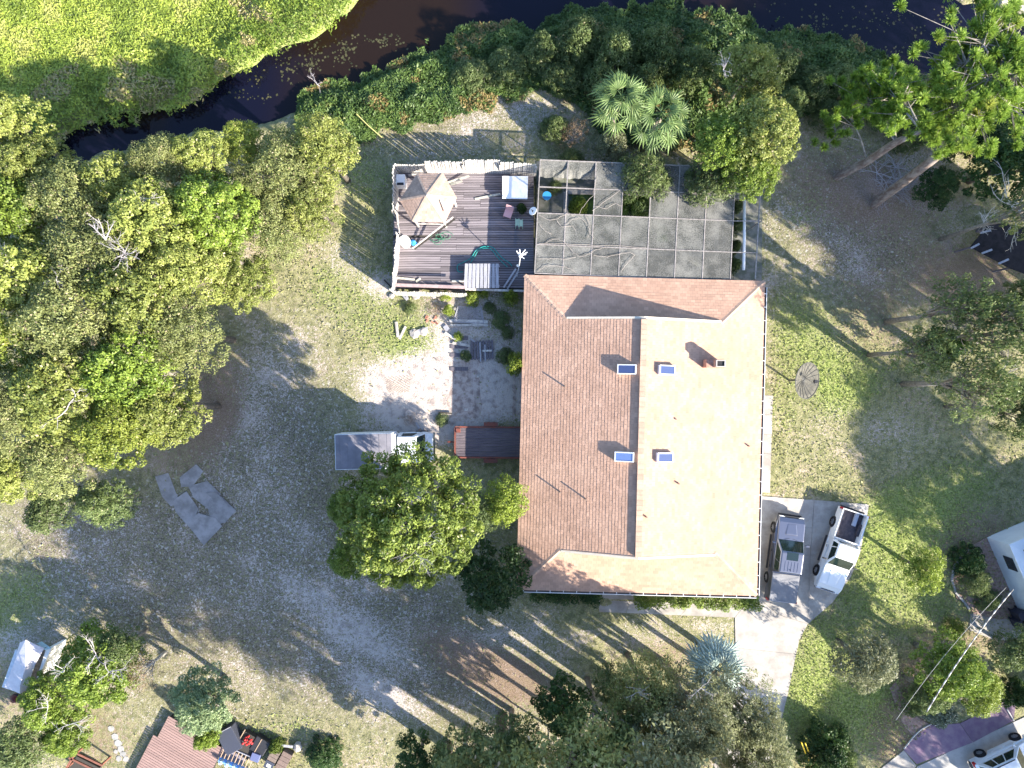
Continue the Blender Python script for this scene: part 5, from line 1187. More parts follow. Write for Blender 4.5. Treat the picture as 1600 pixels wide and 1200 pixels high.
# mulch bed with stone edging, path to the bins
M_MULCH = mat('bark_mulch', (.24, .15, .12), .95, (.36, .26, .22), scale=6, bump=.7, bscale=12)
MB_px = [(1486, 905), (1492, 880), (1515, 855), (1545, 838), (1620, 815), (1640, 900), (1600, 970), (1560, 985), (1530, 975), (1516, 950), (1495, 935)]
props(MB().prism([P(*q)[:2] for q in MB_px], -.05, .018).obj('mulch_bed', M_MULCH), kind='structure')
props(MB().prism([P(*q)[:2] for q in ((1516, 958), (1560, 968), (1600, 965), (1620, 1000), (1560, 1002), (1515, 985))], -.05, .026).obj('side_path_paving', M_CONC), kind='structure')
props(MB().prism([P(*q)[:2] for q in ((1390, 1075), (1400, 1065), (1412, 1090), (1425, 1115), (1455, 1133), (1428, 1152), (1410, 1130))], -.05, .02).obj('mulch_strip', M_MULCH), kind='structure')
edg = [(1486, 905), (1490, 885), (1503, 868), (1520, 853)]; e2 = [(1486, 905), (1492, 925), (1505, 940), (1514, 952)]
es = empty('stone_edging', P(1486, 905, 0), 0, 'curved grey stone edging round the mulch bed', 'edging'); o_ = P(1486, 905, 0)
for ln_ in (edg, e2, [(1395, 1078), (1400, 1095), (1404, 1112)], ):
    if ln_[0] == (1395, 1078): continue
    for (a, b_) in zip(ln_, ln_[1:]):
        A, B = P(*a)-o_, P(*b_)-o_; n = max(2, int((B-A).length/.38))
        for i in range(n):
            p = A+(B-A)*(i/n); q = A+(B-A)*((i+.88)/n); MB().bar(p+Vector((0, 0, .05)), q+Vector((0, 0, .05)), .12, .12).obj('stone', M_STEP, es)
hose([(1455, 1131), (1440, 1139), (1428, 1150), (1420, 1160), (1412, 1170)], .05, .05, mat('pale_kerb', (.50, .48, .46), .8), 'thin pale kerb line curving round the purple drive', 'kerb_line')['category'] = 'kerb'
hose([(1573, 1108), (1578, 1116), (1584, 1126)], .05, .05, mat('pale_kerb', (.5, .48, .46)), 'short pale kerb piece by the dark shrub at the purple drive', 'kerb_line')['category'] = 'kerb'
# dark shade structure among the eastern trees
sh_ = empty('lean_to_shed', P(1560, 392, 0), 0, 'low black roofed lean-to with pale rafter ends among the eastern trees', 'shed'); o_ = P(1560, 392, 0)
rp_ = [P(1516, 386, 1.7)-o_, P(1548, 346, 2.2)-o_, P(1640, 362, 2.2)-o_, P(1640, 442, 1.7)-o_, P(1580, 420, 1.7)-o_]
MB().add([p for p in rp_]+[p-Vector((0, 0, .06)) for p in rp_], [(0, 4, 3, 2, 1), (5, 6, 7, 8, 9), (0, 1, 6, 5), (1, 2, 7, 6), (2, 3, 8, 7), (3, 4, 9, 8), (4, 0, 5, 9)]).obj('roof', mat('black_felt', (.012, .011, .014), .9, (.025, .022, .026), scale=3), sh_)
for a, b_ in (((1517, 388), (1530, 381)), ((1534, 396), (1550, 390)), ((1560, 412), (1576, 405)), ((1532, 364), (1548, 360))): MB().bar(P(*a, 1.95)-o_, P(*b_, 2.05)-o_, .12, .08).obj('rafter', M_GREYW, sh_)
for q in ((1518, 386), (1580, 418), (1548, 349), (1638, 440)): p = P(*q, 1.6)-o_; MB().bar((p.x, p.y, 0), (p.x, p.y, 1.66), .1, .1).obj('post', M_DKW, sh_)
MB().prism([(P(*q, 1.6)-o_)[:2] for q in ((1552, 350), (1638, 364), (1638, 368), (1551, 354))], 0, 2.0).obj('back_wall', M_DKW, sh_)
# sea wall corner beyond the canal
sw = empty('sea_wall', P(1560, 10, 0), 0, 'cream capped sea wall corner on the far bank', 'wall'); o_ = P(1560, 10, 0)
MB().prism([(P(*q)-o_)[:2] for q in ((1558, -6), (1562, 8), (1600, 22), (1660, 45), (1662, 40), (1604, 15), (1567, 3), (1563, -6))], -.9, .25).obj('cap', mat('cream_cap', (.60, .54, .42), .8, (.5, .45, .35), scale=3), sw)
props(MB().prism([P(*q)[:2] for q in ((1563, -8), (1568, 4), (1604, 17), (1664, 41), (1700, -60), (1563, -60))], -.5, .12).obj('far_lawn', mat('far_lawn_turf', (.22, .26, .10), .95, (.30, .30, .15), scale=4, bump=.5)), kind='structure')
# overhead service cable, guy markers
def cable(a, b_, sag, rad, m, label, n=24):
    pts = [a+(b_-a)*(i/n)+Vector((0, 0, -sag*4*(i/n)*(1-i/n))) for i in range(n+1)]; return solo(MB().tube(pts, rad, 5), 'service_cable', m, label, 'cable', None, 0, True)
m = bpy.data.materials.new('striped_cable'); m.use_nodes = True; nt = m.node_tree; tc = nt.nodes.new('ShaderNodeTexCoord'); wv = nt.nodes.new('ShaderNodeTexWave'); wv.inputs['Scale'].default_value = 1.1; wv.bands_direction = 'DIAGONAL'
nt.links.new(tc.outputs['Object'], wv.inputs[0]); mr = nt.nodes.new('ShaderNodeMapRange'); mr.inputs[1].default_value = .4; mr.inputs[2].default_value = .6; nt.links.new(wv.outputs[1], mr.inputs[0])
nt.links.new(ramp_nodes(nt, (.16, .15, .15), (.55, .55, .55), mr.outputs[0]), nt.nodes['Principled BSDF'].inputs[0])
cable(P(1583, 921, 3.6), P(1448, 1112, 6.6), .25, .035, m, 'twisted black and white service cable running from the white roof')
cable(P(1572, 918, 3.4), P(1400, 1125, 6.4), .3, .013, mat('thin_grey_wire', (.30, .30, .30), .5), 'thin grey wire beside the twisted service cable')
M_YEL = mat('yellow_sleeve', (.75, .50, .03), .5)
for k, (a, b_) in enumerate([((1252, 1160), (1265, 1192)), ((1258, 1161), (1268, 1186))]):
    solo(MB().tube([P(*b_, .1), P(*a, 2.6)], .04, 6), 'guy_wire_sleeve', M_YEL, ['yellow guy wire sleeve, the longer one toward the driveway', 'yellow guy wire sleeve, the shorter one over the dark shrub'][k], 'guy wire', 'yellow guy wire sleeves', smooth=True)
# ------------------------------------------------------------------ trees and shrubs
L_OAK = leaf_mat('oak_leaf', (.10, .14, .03), (.355, .385, .10), (.54, .46, .28))
L_YOAK = leaf_mat('yellow_oak_leaf', (.10, .15, .02), (.34, .38, .07), (.50, .44, .20))
L_ROUND = leaf_mat('round_tree_leaf', (.07, .11, .02), (.28, .345, .075), (.44, .42, .24))
L_OLIVE = leaf_mat('olive_leaf', (.10, .13, .042), (.33, .35, .13), (.46, .36, .24))
L_BRIGHT = leaf_mat('bright_leaf', (.065, .115, .018), (.28, .37, .06), (.40, .40, .18))
L_YEL = leaf_mat('yellow_green_leaf', (.10, .15, .02), (.34, .42, .06), (.40, .42, .14))
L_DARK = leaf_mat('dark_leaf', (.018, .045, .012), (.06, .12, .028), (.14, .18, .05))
L_MID = leaf_mat('mid_green_leaf', (.06, .095, .033), (.20, .255, .09), (.36, .33, .20))
L_PALE = leaf_mat('waxy_leaf', (.06, .12, .05), (.36, .44, .22), (.68, .70, .50), .35)
L_SILV = leaf_mat('silvery_leaf', (.12, .135, .075), (.36, .38, .21), (.66, .62, .52), .45)
L_WHITE = leaf_mat('white_flower_leaf', (.06, .10, .05), (.30, .33, .25), (.75, .73, .68), .2)
L_BROWN = leaf_mat('brown_twig_leaf', (.10, .065, .045), (.26, .18, .11), (.32, .20, .12), .2)
L_PINE = leaf_mat('pine_needle', (.10, .18, .02), (.33, .46, .08), (.36, .40, .08))

def leaves_np(cl, per, lsize, seed, aspect=.5, jit=.75, up=.45, shell=.55):
    """cl: rows x,y,z,rx,rz,tint -> leaf quads on the clump shells"""
    r = np.random.default_rng(seed); cl = np.asarray(cl); n = len(cl)
    k = np.repeat(np.arange(n), per); m = len(k)
    d = r.normal(size=(m, 3)); d[:, 2] = np.abs(d[:, 2])*1.0 - .25; d /= np.linalg.norm(d, axis=1, keepdims=True)
    rad = shell + (1-shell)*r.random(m)**.5; rad *= r.uniform(.85, 1.15, m)
    c = cl[k, :3] + d*rad[:, None]*np.stack([cl[k, 3], cl[k, 3], cl[k, 4]], 1)
    nr = d*.7 + r.normal(size=(m, 3))*jit*.6; nr[:, 2] += up; nr /= np.linalg.norm(nr, axis=1, keepdims=True)
    a = r.normal(size=(m, 3)); t = a - (a*nr).sum(1, keepdims=True)*nr; t /= np.linalg.norm(t, axis=1, keepdims=True)+1e-9
    b_ = np.cross(nr, t); s = (lsize*r.uniform(.65, 1.3, m))[:, None]
    v = np.stack([c-t*s, c+b_*s*aspect, c+t*s, c-b_*s*aspect], 1).reshape(-1, 3)
    tn = np.clip(cl[k, 5] + r.normal(0, .13, m), 0, .95); tn[r.random(m) < .02] = 1
    return v, tn

def crown_clumps(R, Hc, seed, lobes=7, per_lobe=15, lr=.46, cr=.20, rag=.18):
    r = np.random.default_rng(seed); cl = []; tips = []
    cents = [(0, 0, .30)]
    for i in range(lobes-1):
        a = 2*pi*i/(lobes-1) + r.uniform(-.35, .35); q = r.uniform(.48, .66); cents.append((q*cos(a), q*sin(a), r.uniform(-.05, .22)))
    for (cx, cy, cz) in cents:
        L = lr*r.uniform(.66, 1.0); base = r.uniform(-.12, .12); zl = r.uniform(-.12, .22)
        tips.append((cx*R, cy*R, (cz+.35)*Hc))
        for j in range(per_lobe):
            # points spread over a dome
            u = (j+.5)/per_lobe; ph = j*2.39996+r.uniform(-.3, .3); el = math.acos(1-u*1.12) if 1-u*1.12 > -1 else pi/2
            x = cx + L*sin(el)*cos(ph)*r.uniform(.85, 1.1+rag); y = cy + L*sin(el)*sin(ph)*r.uniform(.85, 1.1+rag)
            z = cz + .34 + L*.9*cos(el)*r.uniform(.8, 1.1)
            s = cr*r.uniform(.65, 1.25)
            z -= .42*(x*x+y*y)*1.0 - zl
            cl.append((x*R, y*R, max(z, .04)*Hc, s*R, s*R*.62, np.clip(.45+base+r.uniform(-.18, .18), .05, .9)))
    return cl, tips

def twigs(b, tips, base_z, R, seed, n_extra=26, rad=.02, sides=4, over=.0):
    r = random.Random(seed)
    for i in range(n_extra):
        t = Vector(tips[i % len(tips)]); a = r.uniform(0, 2*pi); s = Vector((t.x*.45, t.y*.45, base_z+.25*(t.z)))
        e = t*r.uniform(.75, 1.12) + Vector((cos(a), sin(a), .15+over))*R*r.uniform(.12, .34); mid = (s+e)/2 + Vector((r.uniform(-.1, .1), r.uniform(-.1, .1), r.uniform(0, .12)))*R
        b.tube([s, mid, e], [rad*1.6, rad, rad*.35], sides, False)
        for k in range(3):
            f = mid+(e-mid)*r.uniform(.2, .9); g = f+Vector((r.uniform(-1, 1), r.uniform(-1, 1), r.uniform(-.1, .6)))*R*.16; b.tube([f, g], [rad*.6, rad*.2], 3, False)
_proto = {}
M_BARK2 = mat('grey_brown_bark', (.17, .15, .13), .9, (.29, .26, .235), scale=5, bump=.4, bscale=14)
KINDS = {  # leaf material, R, Hc, lobes, per lobe, leaves per clump, leaf size, aspect, clump r, bark, twig count, twig radius, variants
    'oak':    (L_OAK, 4.0, 3.6, 8, 17, 115, .125, .55, .17, M_BARK, 30, .020, 5),
    'yellow_oak': (L_YOAK, 3.8, 3.8, 7, 17, 120, .12, .5, .18, M_BARK, 30, .020, 2),
    'silver_oak': (L_SILV, 4.2, 3.4, 10, 16, 125, .105, .45, .17, M_BARK2, 60, .020, 2),
    'olive':  (L_OLIVE, 4.2, 3.8, 9, 16, 115, .115, .45, .19, M_BARK, 40, .020, 3),
    'bright': (L_BRIGHT, 4.0, 3.4, 9, 16, 120, .12, .55, .16, M_BARK2, 34, .018, 2),
    'round':  (L_ROUND, 4.8, 4.4, 15, 15, 165, .10, .5, .115, M_PALEBARK, 90, .022, 1),
    'yellow': (L_YEL, 2.0, 2.2, 7, 14, 90, .075, .45, .19, M_BARK, 16, .012, 2),
    'dark':   (L_DARK, 2.5, 3.0, 7, 14, 95, .11, .55, .19, M_BARK, 6, .02, 2),
    'mid':    (L_MID, 3.0, 2.6, 8, 15, 100, .105, .5, .18, M_BARK2, 24, .016, 4),
    'pale':   (L_PALE, 2.6, 3.0, 9, 16, 120, .095, .42, .16, M_BARK, 4, .02, 1),
    'silver': (L_SILV, 2.2, 2.4, 8, 13, 80, .095, .42, .19, M_BARK, 14, .015, 2),
    'white':  (L_WHITE, 1.4, .9, 6, 12, 60, .09, .45, .2, M_BARK, 6, .012, 1),
    'brown':  (L_BROWN, 2.0, 1.8, 6, 9, 40, .07, .3, .2, M_PALEBARK, 60, .012, 1),
    'sparse': (L_MID, 3.4, 2.6, 9, 10, 55, .11, .5, .17, M_BARK2, 90, .020, 3),
    'shrub':  (L_YEL, 1.0, 1.0, 6, 11, 60, .055, .5, .24, M_BARK, 4, .01, 2),
    'spiky':  (L_MID, 2.0, 1.6, 7, 12, 95, .13, .16, .24, M_BARK, 8, .012, 2),
}
def proto(kind, v):
    if (kind, v) in _proto: return _proto[(kind, v)]
    (lm, R, Hc, lobes, pl, per, ls, asp, cr, bark, tw, twr, nv) = KINDS[kind]
    cl, tips = crown_clumps(R, Hc, 100*v+len(kind)*7+ord(kind[0]), lobes, pl, .46 if lobes < 12 else .34, cr)
    if lobes >= 12:                                  # one broad dome: lobes in two rings
        r = np.random.default_rng(5); cl = []; tips = []
        for ring, (q0, n_, z0) in enumerate(((0, 1, .62), (.36, 6, .52), (.72, 11, .24))):
            for i in range(n_):
                a = 2*pi*i/max(n_, 1)+ring*.4+r.uniform(-.12, .12); cx, cy = q0*cos(a), q0*sin(a); base = r.uniform(-.15, .15); tips.append((cx*R, cy*R, (z0+.2)*Hc))
                for j in range(13):
                    u = (j+.5)/13; ph = j*2.4; el = math.acos(max(-1, 1-u*1.2)); L = .24*r.uniform(.85, 1.15)
                    cl.append(((cx+L*sin(el)*cos(ph))*R, (cy+L*sin(el)*sin(ph))*R, (z0+.12+L*cos(el))*Hc, cr*R*r.uniform(.6, 1.15), cr*R*.6, np.clip(.5+base+r.uniform(-.15, .15), .05, .9)))
    v_, tn = leaves_np(cl, per, ls, 31*v+7, asp)
    me = fast_mesh('crown', v_, np.arange(len(v_)).reshape(-1, 4), lm, tn)
    b = MB(); twigs(b, tips, .0, R, v+3, tw, twr)
    tm = b.mesh('twigs', bark)
    _proto[(kind, v)] = (me, tm, tips, R, Hc, bark); return _proto[(kind, v)]
_vc = {}; TREES = []
def tree(px, py, rpx, ztop, kind, label, cat='tree', group=None, name='tree', low=None, sx=1.0):
    nv = KINDS[kind][-1]; v = _vc.get(kind, 0) % nv; _vc[kind] = _vc.get(kind, 0)+1
    me, tm, tips, R, Hc, bark = proto(kind, v)
    rw = rpx*(CAM_H-ztop*.7)/FPX; k = rw/R*.93; ch = (ztop-low) if low is not None else min(ztop*.62, rw*1.15); ch = max(ch, .4); kz = ch/(Hc*.98)
    c = P(px, py, ztop*.72); root = empty(name, (c.x, c.y, 0), 0, label, cat, group); r = random.Random(px*13+py); rz = r.uniform(0, 2*pi)
    zb = ztop-ch; TREES.append(root)
    S = (k*sx, k, kz); link('crown', me, root, (0, 0, zb), (0, 0, rz), S)
    if ztop > 1.2:
        link('twigs', tm, root, (0, 0, zb), (0, 0, rz), S)
        tb = MB(); tr0 = .05*rw+.03; tb.tube([(0, 0, -.2), (r.uniform(-.1, .1), r.uniform(-.1, .1), zb*.55), (0, 0, zb+ch*.15)], [tr0*1.5, tr0, tr0*.75], 8)
        for t in tips[:9]:
            x, y = t[0]*k, t[1]*k; x, y = x*cos(rz)-y*sin(rz), x*sin(rz)+y*cos(rz); e = Vector((x*.9, y*.9, zb+t[2]*kz*.8))
            s = Vector((0, 0, zb*.6+ch*.05)); tb.tube([s, (s+e)/2+Vector((0, 0, .1*ch)), e], [tr0*.6, tr0*.4, tr0*.18], 5, False)
        tb.obj('trunk', bark, root, smooth=True)
    return root
GW = 'trees of the wood beside the canal'
WOOD = [
 (18, 205, 58, 8.5, 'pale topped tree at the upper corner of the wood, reaching over the canal'), (68, 270, 54, 8.5, 'wood tree just below the pale topped corner tree'),
 (128, 318, 64, 9.5, 'wood tree one step in from the pale topped corner trees'), (30, 338, 60, 9.5, 'wood tree at the frame edge between the pale branches'), (192, 296, 54, 8.5, 'wood tree on the canal edge at the narrow water'),
 (262, 264, 48, 8.0, 'wood tree on the canal edge with reddish twigs behind it'), (322, 250, 40, 7.5, 'small crowned tree on the canal edge in the middle of the row'), (392, 236, 38, 6.5, 'greener small tree on the canal edge'),
 (455, 262, 58, 7.5, 'tree of the wood beside the bright corner tree'), (508, 238, 54, 7.5, 'bright tree at the tip of the wood facing the deck'), (488, 322, 42, 6.0, 'small tree at the tip of the wood above the lit lawn'),
 (425, 345, 58, 6.5, 'wood tree between the bright tip and the sunlit grass edge'), (335, 330, 66, 8.5, 'wide wood crown behind the canal edge row, toward the tip'), (242, 352, 66, 9.5, 'wood crown beside the dark gap in the upper middle of the wood'), (155, 400, 70, 10, 'wood crown with grey dead twigs at its upper edge'), (58, 432, 68, 10, 'wood tree at the frame edge beside a dead branch gap'),
 (18, 525, 60, 10, 'wood tree at the frame edge halfway down'), (122, 505, 72, 10.5, 'tallest crown in the middle of the wood'), (222, 462, 70, 10, 'wood crown just below the reddish dead crown'), (305, 425, 56, 8.5, 'wood crown between the middle and the small tree at the grass edge'), (290, 520, 62, 9, 'tree of the wood nearest the shaded bay of grass'),
 (205, 580, 70, 10, 'wood crown inside the bulge above the grey sheets'), (108, 612, 72, 10, 'wood crown carrying the white forked limb'), (28, 640, 62, 10, 'wood tree at the frame edge with an orange leaved twig'), (268, 640, 58, 8.5, 'tree of the wood that bulges out toward the grey sheets'),
 (190, 672, 62, 9.5, 'wood crown at the lower margin above the shaded low tree'), (100, 715, 58, 8, 'wood tree on the yard side at the lower tip'), (28, 735, 48, 7.5, 'lowest frame edge tree of the wood'), (378, 438, 46, 6, 'small tree of the wood at the sunlit grass edge'), (395, 300, 42, 6.5, 'small wood crown in the middle of the tip'), (340, 395, 40, 6, 'small wood crown tucked behind the grass edge')]
for i, (px, py, rp_, zt_, lb) in enumerate(WOOD):
    tree(px, py, rp_*1.08, zt_, ['oak', 'oak', 'olive', 'bright', 'oak', 'olive', 'oak', 'yellow_oak', 'olive'][i % 9], lb or 'yellow green tree deep inside the wood, merged with its neighbours', 'tree', GW if lb is None or True else None, name='wood_tree')
tree(165, 785, 44, 4.6, 'mid', 'shaded low tree under the edge of the wood, toward the grey sheets', name='small_tree'); tree(78, 795, 44, 4.2, 'mid', 'low sunlit tree at the lower end of the wood', name='small_tree')
# middle
tree(636, 810, 125, 11.8, 'round', 'big round bright green tree with pale inner branches beside the truck', name='round_tree', low=4.5)
tree(540, 792, 30, 4.5, 'bright', 'small side crown poking out beside the big round tree toward the yard', name='small_tree'); tree(545, 870, 34, 5.0, 'bright', 'lower small crown on the yard side of the big round tree', name='small_tree')
tree(790, 782, 42, 5.2, 'yellow', 'feathery light green tree leaning over the eave', name='small_tree'); tree(752, 800, 34, 4.6, 'mid', 'mid green tree squeezed between the round tree and the feathery one', name='small_tree')
tree(768, 908, 58, 5.5, 'dark', 'very dark green tree at the house corner', name='dark_tree')
tree(808, 568, 20, 2.8, 'shrub', 'bright green round shrub against the house wall by the patio', 'shrub', name='shrub', low=.3); tree(797, 462, 15, 1.6, 'shrub', 'round yellow green shrub at the roof corner', 'shrub', name='shrub', low=.1)
tree(738, 464, 15, 1.0, 'shrub', 'spiky yellow green shrub under the deck edge', 'shrub', name='shrub', low=.05); tree(757, 457, 8, .9, 'shrub', 'tiny yellow shrub under the slatted table', 'shrub', name='shrub', low=.05); tree(695, 461, 10, .9, 'shrub', 'small yellow green shrub below the pink board', 'shrub', name='shrub', low=.05)
tree(716, 526, 9, .5, 'shrub', 'small dry yellow weed clump between the white boards', 'weed', name='weed', low=.03); tree(700, 485, 10, .6, 'shrub', 'dull weed clump left of the lattice', 'weed', name='weed', low=.03)
tree(782, 500, 15, .5, 'mid', 'low weeds on the shaded strip beside the lattice', 'weed', name='weed', low=.03); tree(788, 556, 15, .55, 'mid', 'dark weeds beside the broken pallet', 'weed', name='weed', low=.03)
# behind the house
tree(1168, 118, 54, 7.0, 'oak', 'upper crown of the tall tree group behind the enclosure', name='canal_tree'); tree(1190, 215, 54, 8.0, 'oak', 'brightest sunlit tree at the enclosure corner', name='canal_tree')
tree(1128, 225, 50, 6.8, 'bright', 'tree between the palms and the brightest tree', name='canal_tree'); tree(1170, 270, 46, 6.0, 'bright', 'tree spilling over the enclosure roof corner', name='canal_tree')
tree(1112, 280, 46, 4.4, 'mid', 'dark feathery tree shading the enclosure roof', name='canal_tree')
BK = [(850, 78, 36, 2.2), (905, 60, 44, 2.8), (965, 75, 46, 3.0), (1030, 72, 44, 3.2), (1085, 95, 46, 3.4), (1010, 120, 36, 2.8), (940, 118, 36, 2.4), (880, 115, 34, 2.0), (1230, 100, 36, 2.2), (1270, 130, 38, 2.2), (1315, 120, 34, 2.0), (1350, 150, 34, 2.0), (790, 100, 36, 1.7), (735, 115, 34, 1.5), (1235, 160, 34, 2.4), (1400, 165, 36, 2.2), (1440, 190, 36, 2.6), (1300, 175, 30, 1.6)]
BL = ['shaded bank shrub where the bank juts into the canal', 'large shaded bank shrub next to the jutting corner', 'bank shrub at the water directly above the left palm', 'bank shrub at the water directly above the right palm', 'bank shrub between the palms and the tall trees', 'low bank shrub just behind the right palm', 'low bank shrub just behind the left palm', 'shaded shrub above the brown leafed bush',
      'bank shrub on the water side of the brightest tree', 'bank shrub between the brightest tree and the pines', 'bank shrub at the water left of the pines', 'bank shrub at the foot of the pine branches', 'low shrub on the bank beside the jutting corner', 'low shrub in the sunlit part of the bank above the deck', 'shrub in the shade just east of the tall tree group', 'shrub under the pine crown near the water', 'dark shrub between the two pine trunks and the water', 'small shrub at the lawn edge below the bank']
for (a, lb) in zip(BK, BL): tree(a[0], a[1], a[2], a[3], 'mid', lb, 'shrub', 'shrubs along the canal bank', name='bank_shrub', low=.15)
tree(868, 196, 26, 2.0, 'mid', 'small green bush at the edge of the grey sand behind the enclosure', 'bush', name='bush', low=.2); tree(897, 205, 28, 2.6, 'brown', 'half dead bush with rusty brown twigs beside the left palm', 'bush', name='dry_bush', low=.3)
tree(958, 222, 26, 3.0, 'silver', 'pale grey green bush in front of the left palm', 'bush', name='bush', low=.4); tree(1006, 276, 52, 3.8, 'spiky', 'spiky dark green shrub growing over the enclosure roof', 'shrub', name='spiky_shrub', low=.6); tree(895, 250, 22, 1.6, 'spiky', 'low spiky plants along the enclosure end', 'plant', name='spiky_shrub', low=.1)
tree(905, 318, 16, 1.4, 'bright', 'green plant growing through the open enclosure bay', 'plant', name='garden_plant', low=.1); tree(868, 290, 12, 1.2, 'spiky', 'plant in the soil below the torn screen', 'plant', name='garden_plant', low=.1); tree(815, 325, 9, 1.6, 'dark', 'dark leafy pot plant beside the white folding table', 'plant', name='pot_plant', low=.6)
for k, (px, py, rr_) in enumerate([(1153, 320, 13), (1152, 352, 12), (1150, 385, 12), (1149, 412, 11)]): tree(px, py, rr_+k%2*3, 1.3+.2*k, 'mid', ['uppermost green clump in the open strip by the white pipe', 'second green clump down in the strip by the white pipe', 'third green clump down in the strip by the white pipe', 'green clump nearest the roof in the strip by the white pipe'][k], 'plant', 'plants along the open enclosure strip', name='strip_plant', low=.1)
# east side
EA = [(1490, 485, 56, 6.5, 'sparse', 'thin branched tree next to the black lean-to'), (1562, 520, 62, 7.5, 'sparse', 'large thin crowned tree with grey twigs on the east edge'), (1440, 548, 46, 5.5, 'sparse', 'leaning tree reaching furthest over the side lawn'),
      (1520, 600, 58, 6.5, 'sparse', 'grey twigged tree below the large thin crowned one'), (1588, 640, 44, 6.0, 'mid', 'small leafy crown at the east frame edge below the twigged trees'), (1592, 470, 34, 6.0, 'mid', 'leafy crown at the frame edge beside the lean-to'), (1480, 540, 34, 4.5, 'dark', 'dark undergrowth tree between the thin crowned trees'),
      (1590, 250, 60, 6.0, 'dark', 'dark tree under the pine at the east frame edge'), (1530, 215, 40, 4.0, 'dark', 'dark understorey tree behind the pine trunks'), (1600, 330, 40, 7.0, 'sparse', 'white branched bare tree at the east frame edge'), (1470, 290, 34, 2.5, 'dark', 'low dark bush between the pine trunks and the lean-to')]
for a in EA: tree(a[0], a[1], a[2], a[3]*(1.45 if a[4] != 'dark' else 1.0), *a[4:], name='side_tree', low=a[3]*(.95 if a[4] != 'dark' else .4))
tree(1445, 890, 38, 3.6, 'yellow', 'small yellow green tree alone on the side lawn', name='lawn_tree'); tree(1354, 1036, 52, 5.0, 'silver', 'silvery leaved tree beside the driveway lawn', name='lawn_tree')
tree(1490, 1045, 56, 5.2, 'bright', 'bright green tree under the striped cable', name='lawn_tree'); tree(1530, 1082, 40, 4.6, 'yellow', 'yellow green tree crown over the purple drive', name='lawn_tree'); tree(1450, 1085, 32, 3.6, 'mid', 'darker small tree left of the bright cable tree', name='lawn_tree')
tree(1474, 1112, 30, 1.3, 'white', 'white flowering shrub at the kerb of the purple drive', 'shrub', name='flowering_shrub', low=.1); tree(1432, 1106, 20, 1.2, 'mid', 'small green shrub beside the white flowering one', 'shrub', name='shrub', low=.1)
tree(1592, 1015, 40, 3.0, 'mid', 'tree at the frame edge below the paired bins', name='lawn_tree'); tree(1596, 1090, 26, 2.2, 'dark', 'dark shrub with red flowers at the purple drive', 'shrub', name='shrub', low=.1)
tree(1522, 880, 27, 1.4, 'dark', 'dark leafy shrub in the mulch bed near its upper end', 'shrub', name='bed_shrub', low=.05); tree(1530, 912, 26, 1.2, 'spiky', 'strappy leaved plant in the middle of the mulch bed', 'plant', name='bed_plant', low=.05); tree(1552, 940, 20, 1.0, 'mid', 'small shrub at the lower end of the mulch bed', 'shrub', name='bed_shrub', low=.05)
tree(1498, 985, 16, 1.2, 'yellow', 'small sunlit shrub near the end of the bins path', 'shrub', name='bed_shrub', low=.1)
tree(1297, 1180, 44, 2.6, 'dark', 'dark shrub behind the yellow guy wire sleeves', 'shrub', name='dark_shrub', low=.2); tree(1318, 1200, 34, 2.6, 'mid', 'green shrub on the sunny side of the guy wire shrub', 'shrub', name='shrub', low=.2)
# big trees along the lower edge
LE = [(1010, 1090, 66, 8.5, 'olive', 'grey green oak crown at the edge of the palm in the lower row'), (1085, 1120, 72, 10, 'silver_oak', 'large pale grey green oak crown in the middle of the lower row'), (1165, 1120, 62, 8.6, 'silver_oak', 'oak crown overhanging the driveway from the lower edge'),
      (1180, 1185, 62, 8.5, 'silver_oak', 'oak crown at the lower frame edge beside the driveway'), (1030, 1185, 72, 11, 'silver_oak', 'oak crown at the lower frame edge in the middle'), (940, 1150, 62, 10, 'mid', 'dark green oak crown left of the large pale one'), (880, 1105, 46, 5.5, 'dark', 'dark lower crown behind the oaks toward the yard'),
      (905, 1195, 52, 7.0, 'mid', 'oak crown at the lower edge, left part of the row'), (800, 1170, 58, 6.5, 'mid', 'thin dark oak crown at the left end of the lower row'), (725, 1190, 50, 5.5, 'mid', 'outermost shaded crown of the lower row'), (652, 1190, 40, 4.0, 'dark', 'low dark crown just beyond the lower row of oaks'), (960, 1075, 34, 5.0, 'mid', 'small crown between the palm and the dark oaks'),
      (862, 1178, 14, 4.6, 'brown', 'small rusty dead branch crown in the lower row')]
for a in LE: tree(*a, name='oak_tree', group='oaks of the lower row', low=a[3]*.55)
tree(142, 1050, 70, 4.8, 'bright', 'bright green tree with bare white branches in the lower left garden', name='garden_tree', low=1.8); tree(70, 1105, 50, 3.8, 'bright', 'bright tree beside the covered trailer', name='garden_tree'); tree(28, 1165, 46, 4.0, 'mid', 'tree in the bottom corner of the neighbour garden', name='garden_tree')
tree(100, 1150, 40, 3.4, 'bright', 'low bright tree above the reddish timber frame', name='garden_tree'); tree(225, 1045, 34, 3.6, 'brown', 'half bare brown tree next to the bright white branched tree', name='garden_tree'); tree(190, 1010, 34, 4.0, 'mid', 'small green crown on the yard side of the bright tree', name='garden_tree')
tree(312, 1098, 56, 5.0, 'pale', 'dense pale waxy leaved tree over the pinkish deck', name='garden_tree', low=2.6); tree(318, 1155, 24, 2.2, 'bright', 'green shrub peeping out below the waxy leaved tree', 'shrub', name='shrub', low=.2)
tree(505, 1185, 30, 1.0, 'dark', 'dark low growth beside the brown crate', 'shrub', name='shrub', low=.05); tree(430, 1170, 14, .8, 'bright', 'small plants between the tub and the crates', 'plant', name='garden_plant', low=.05)
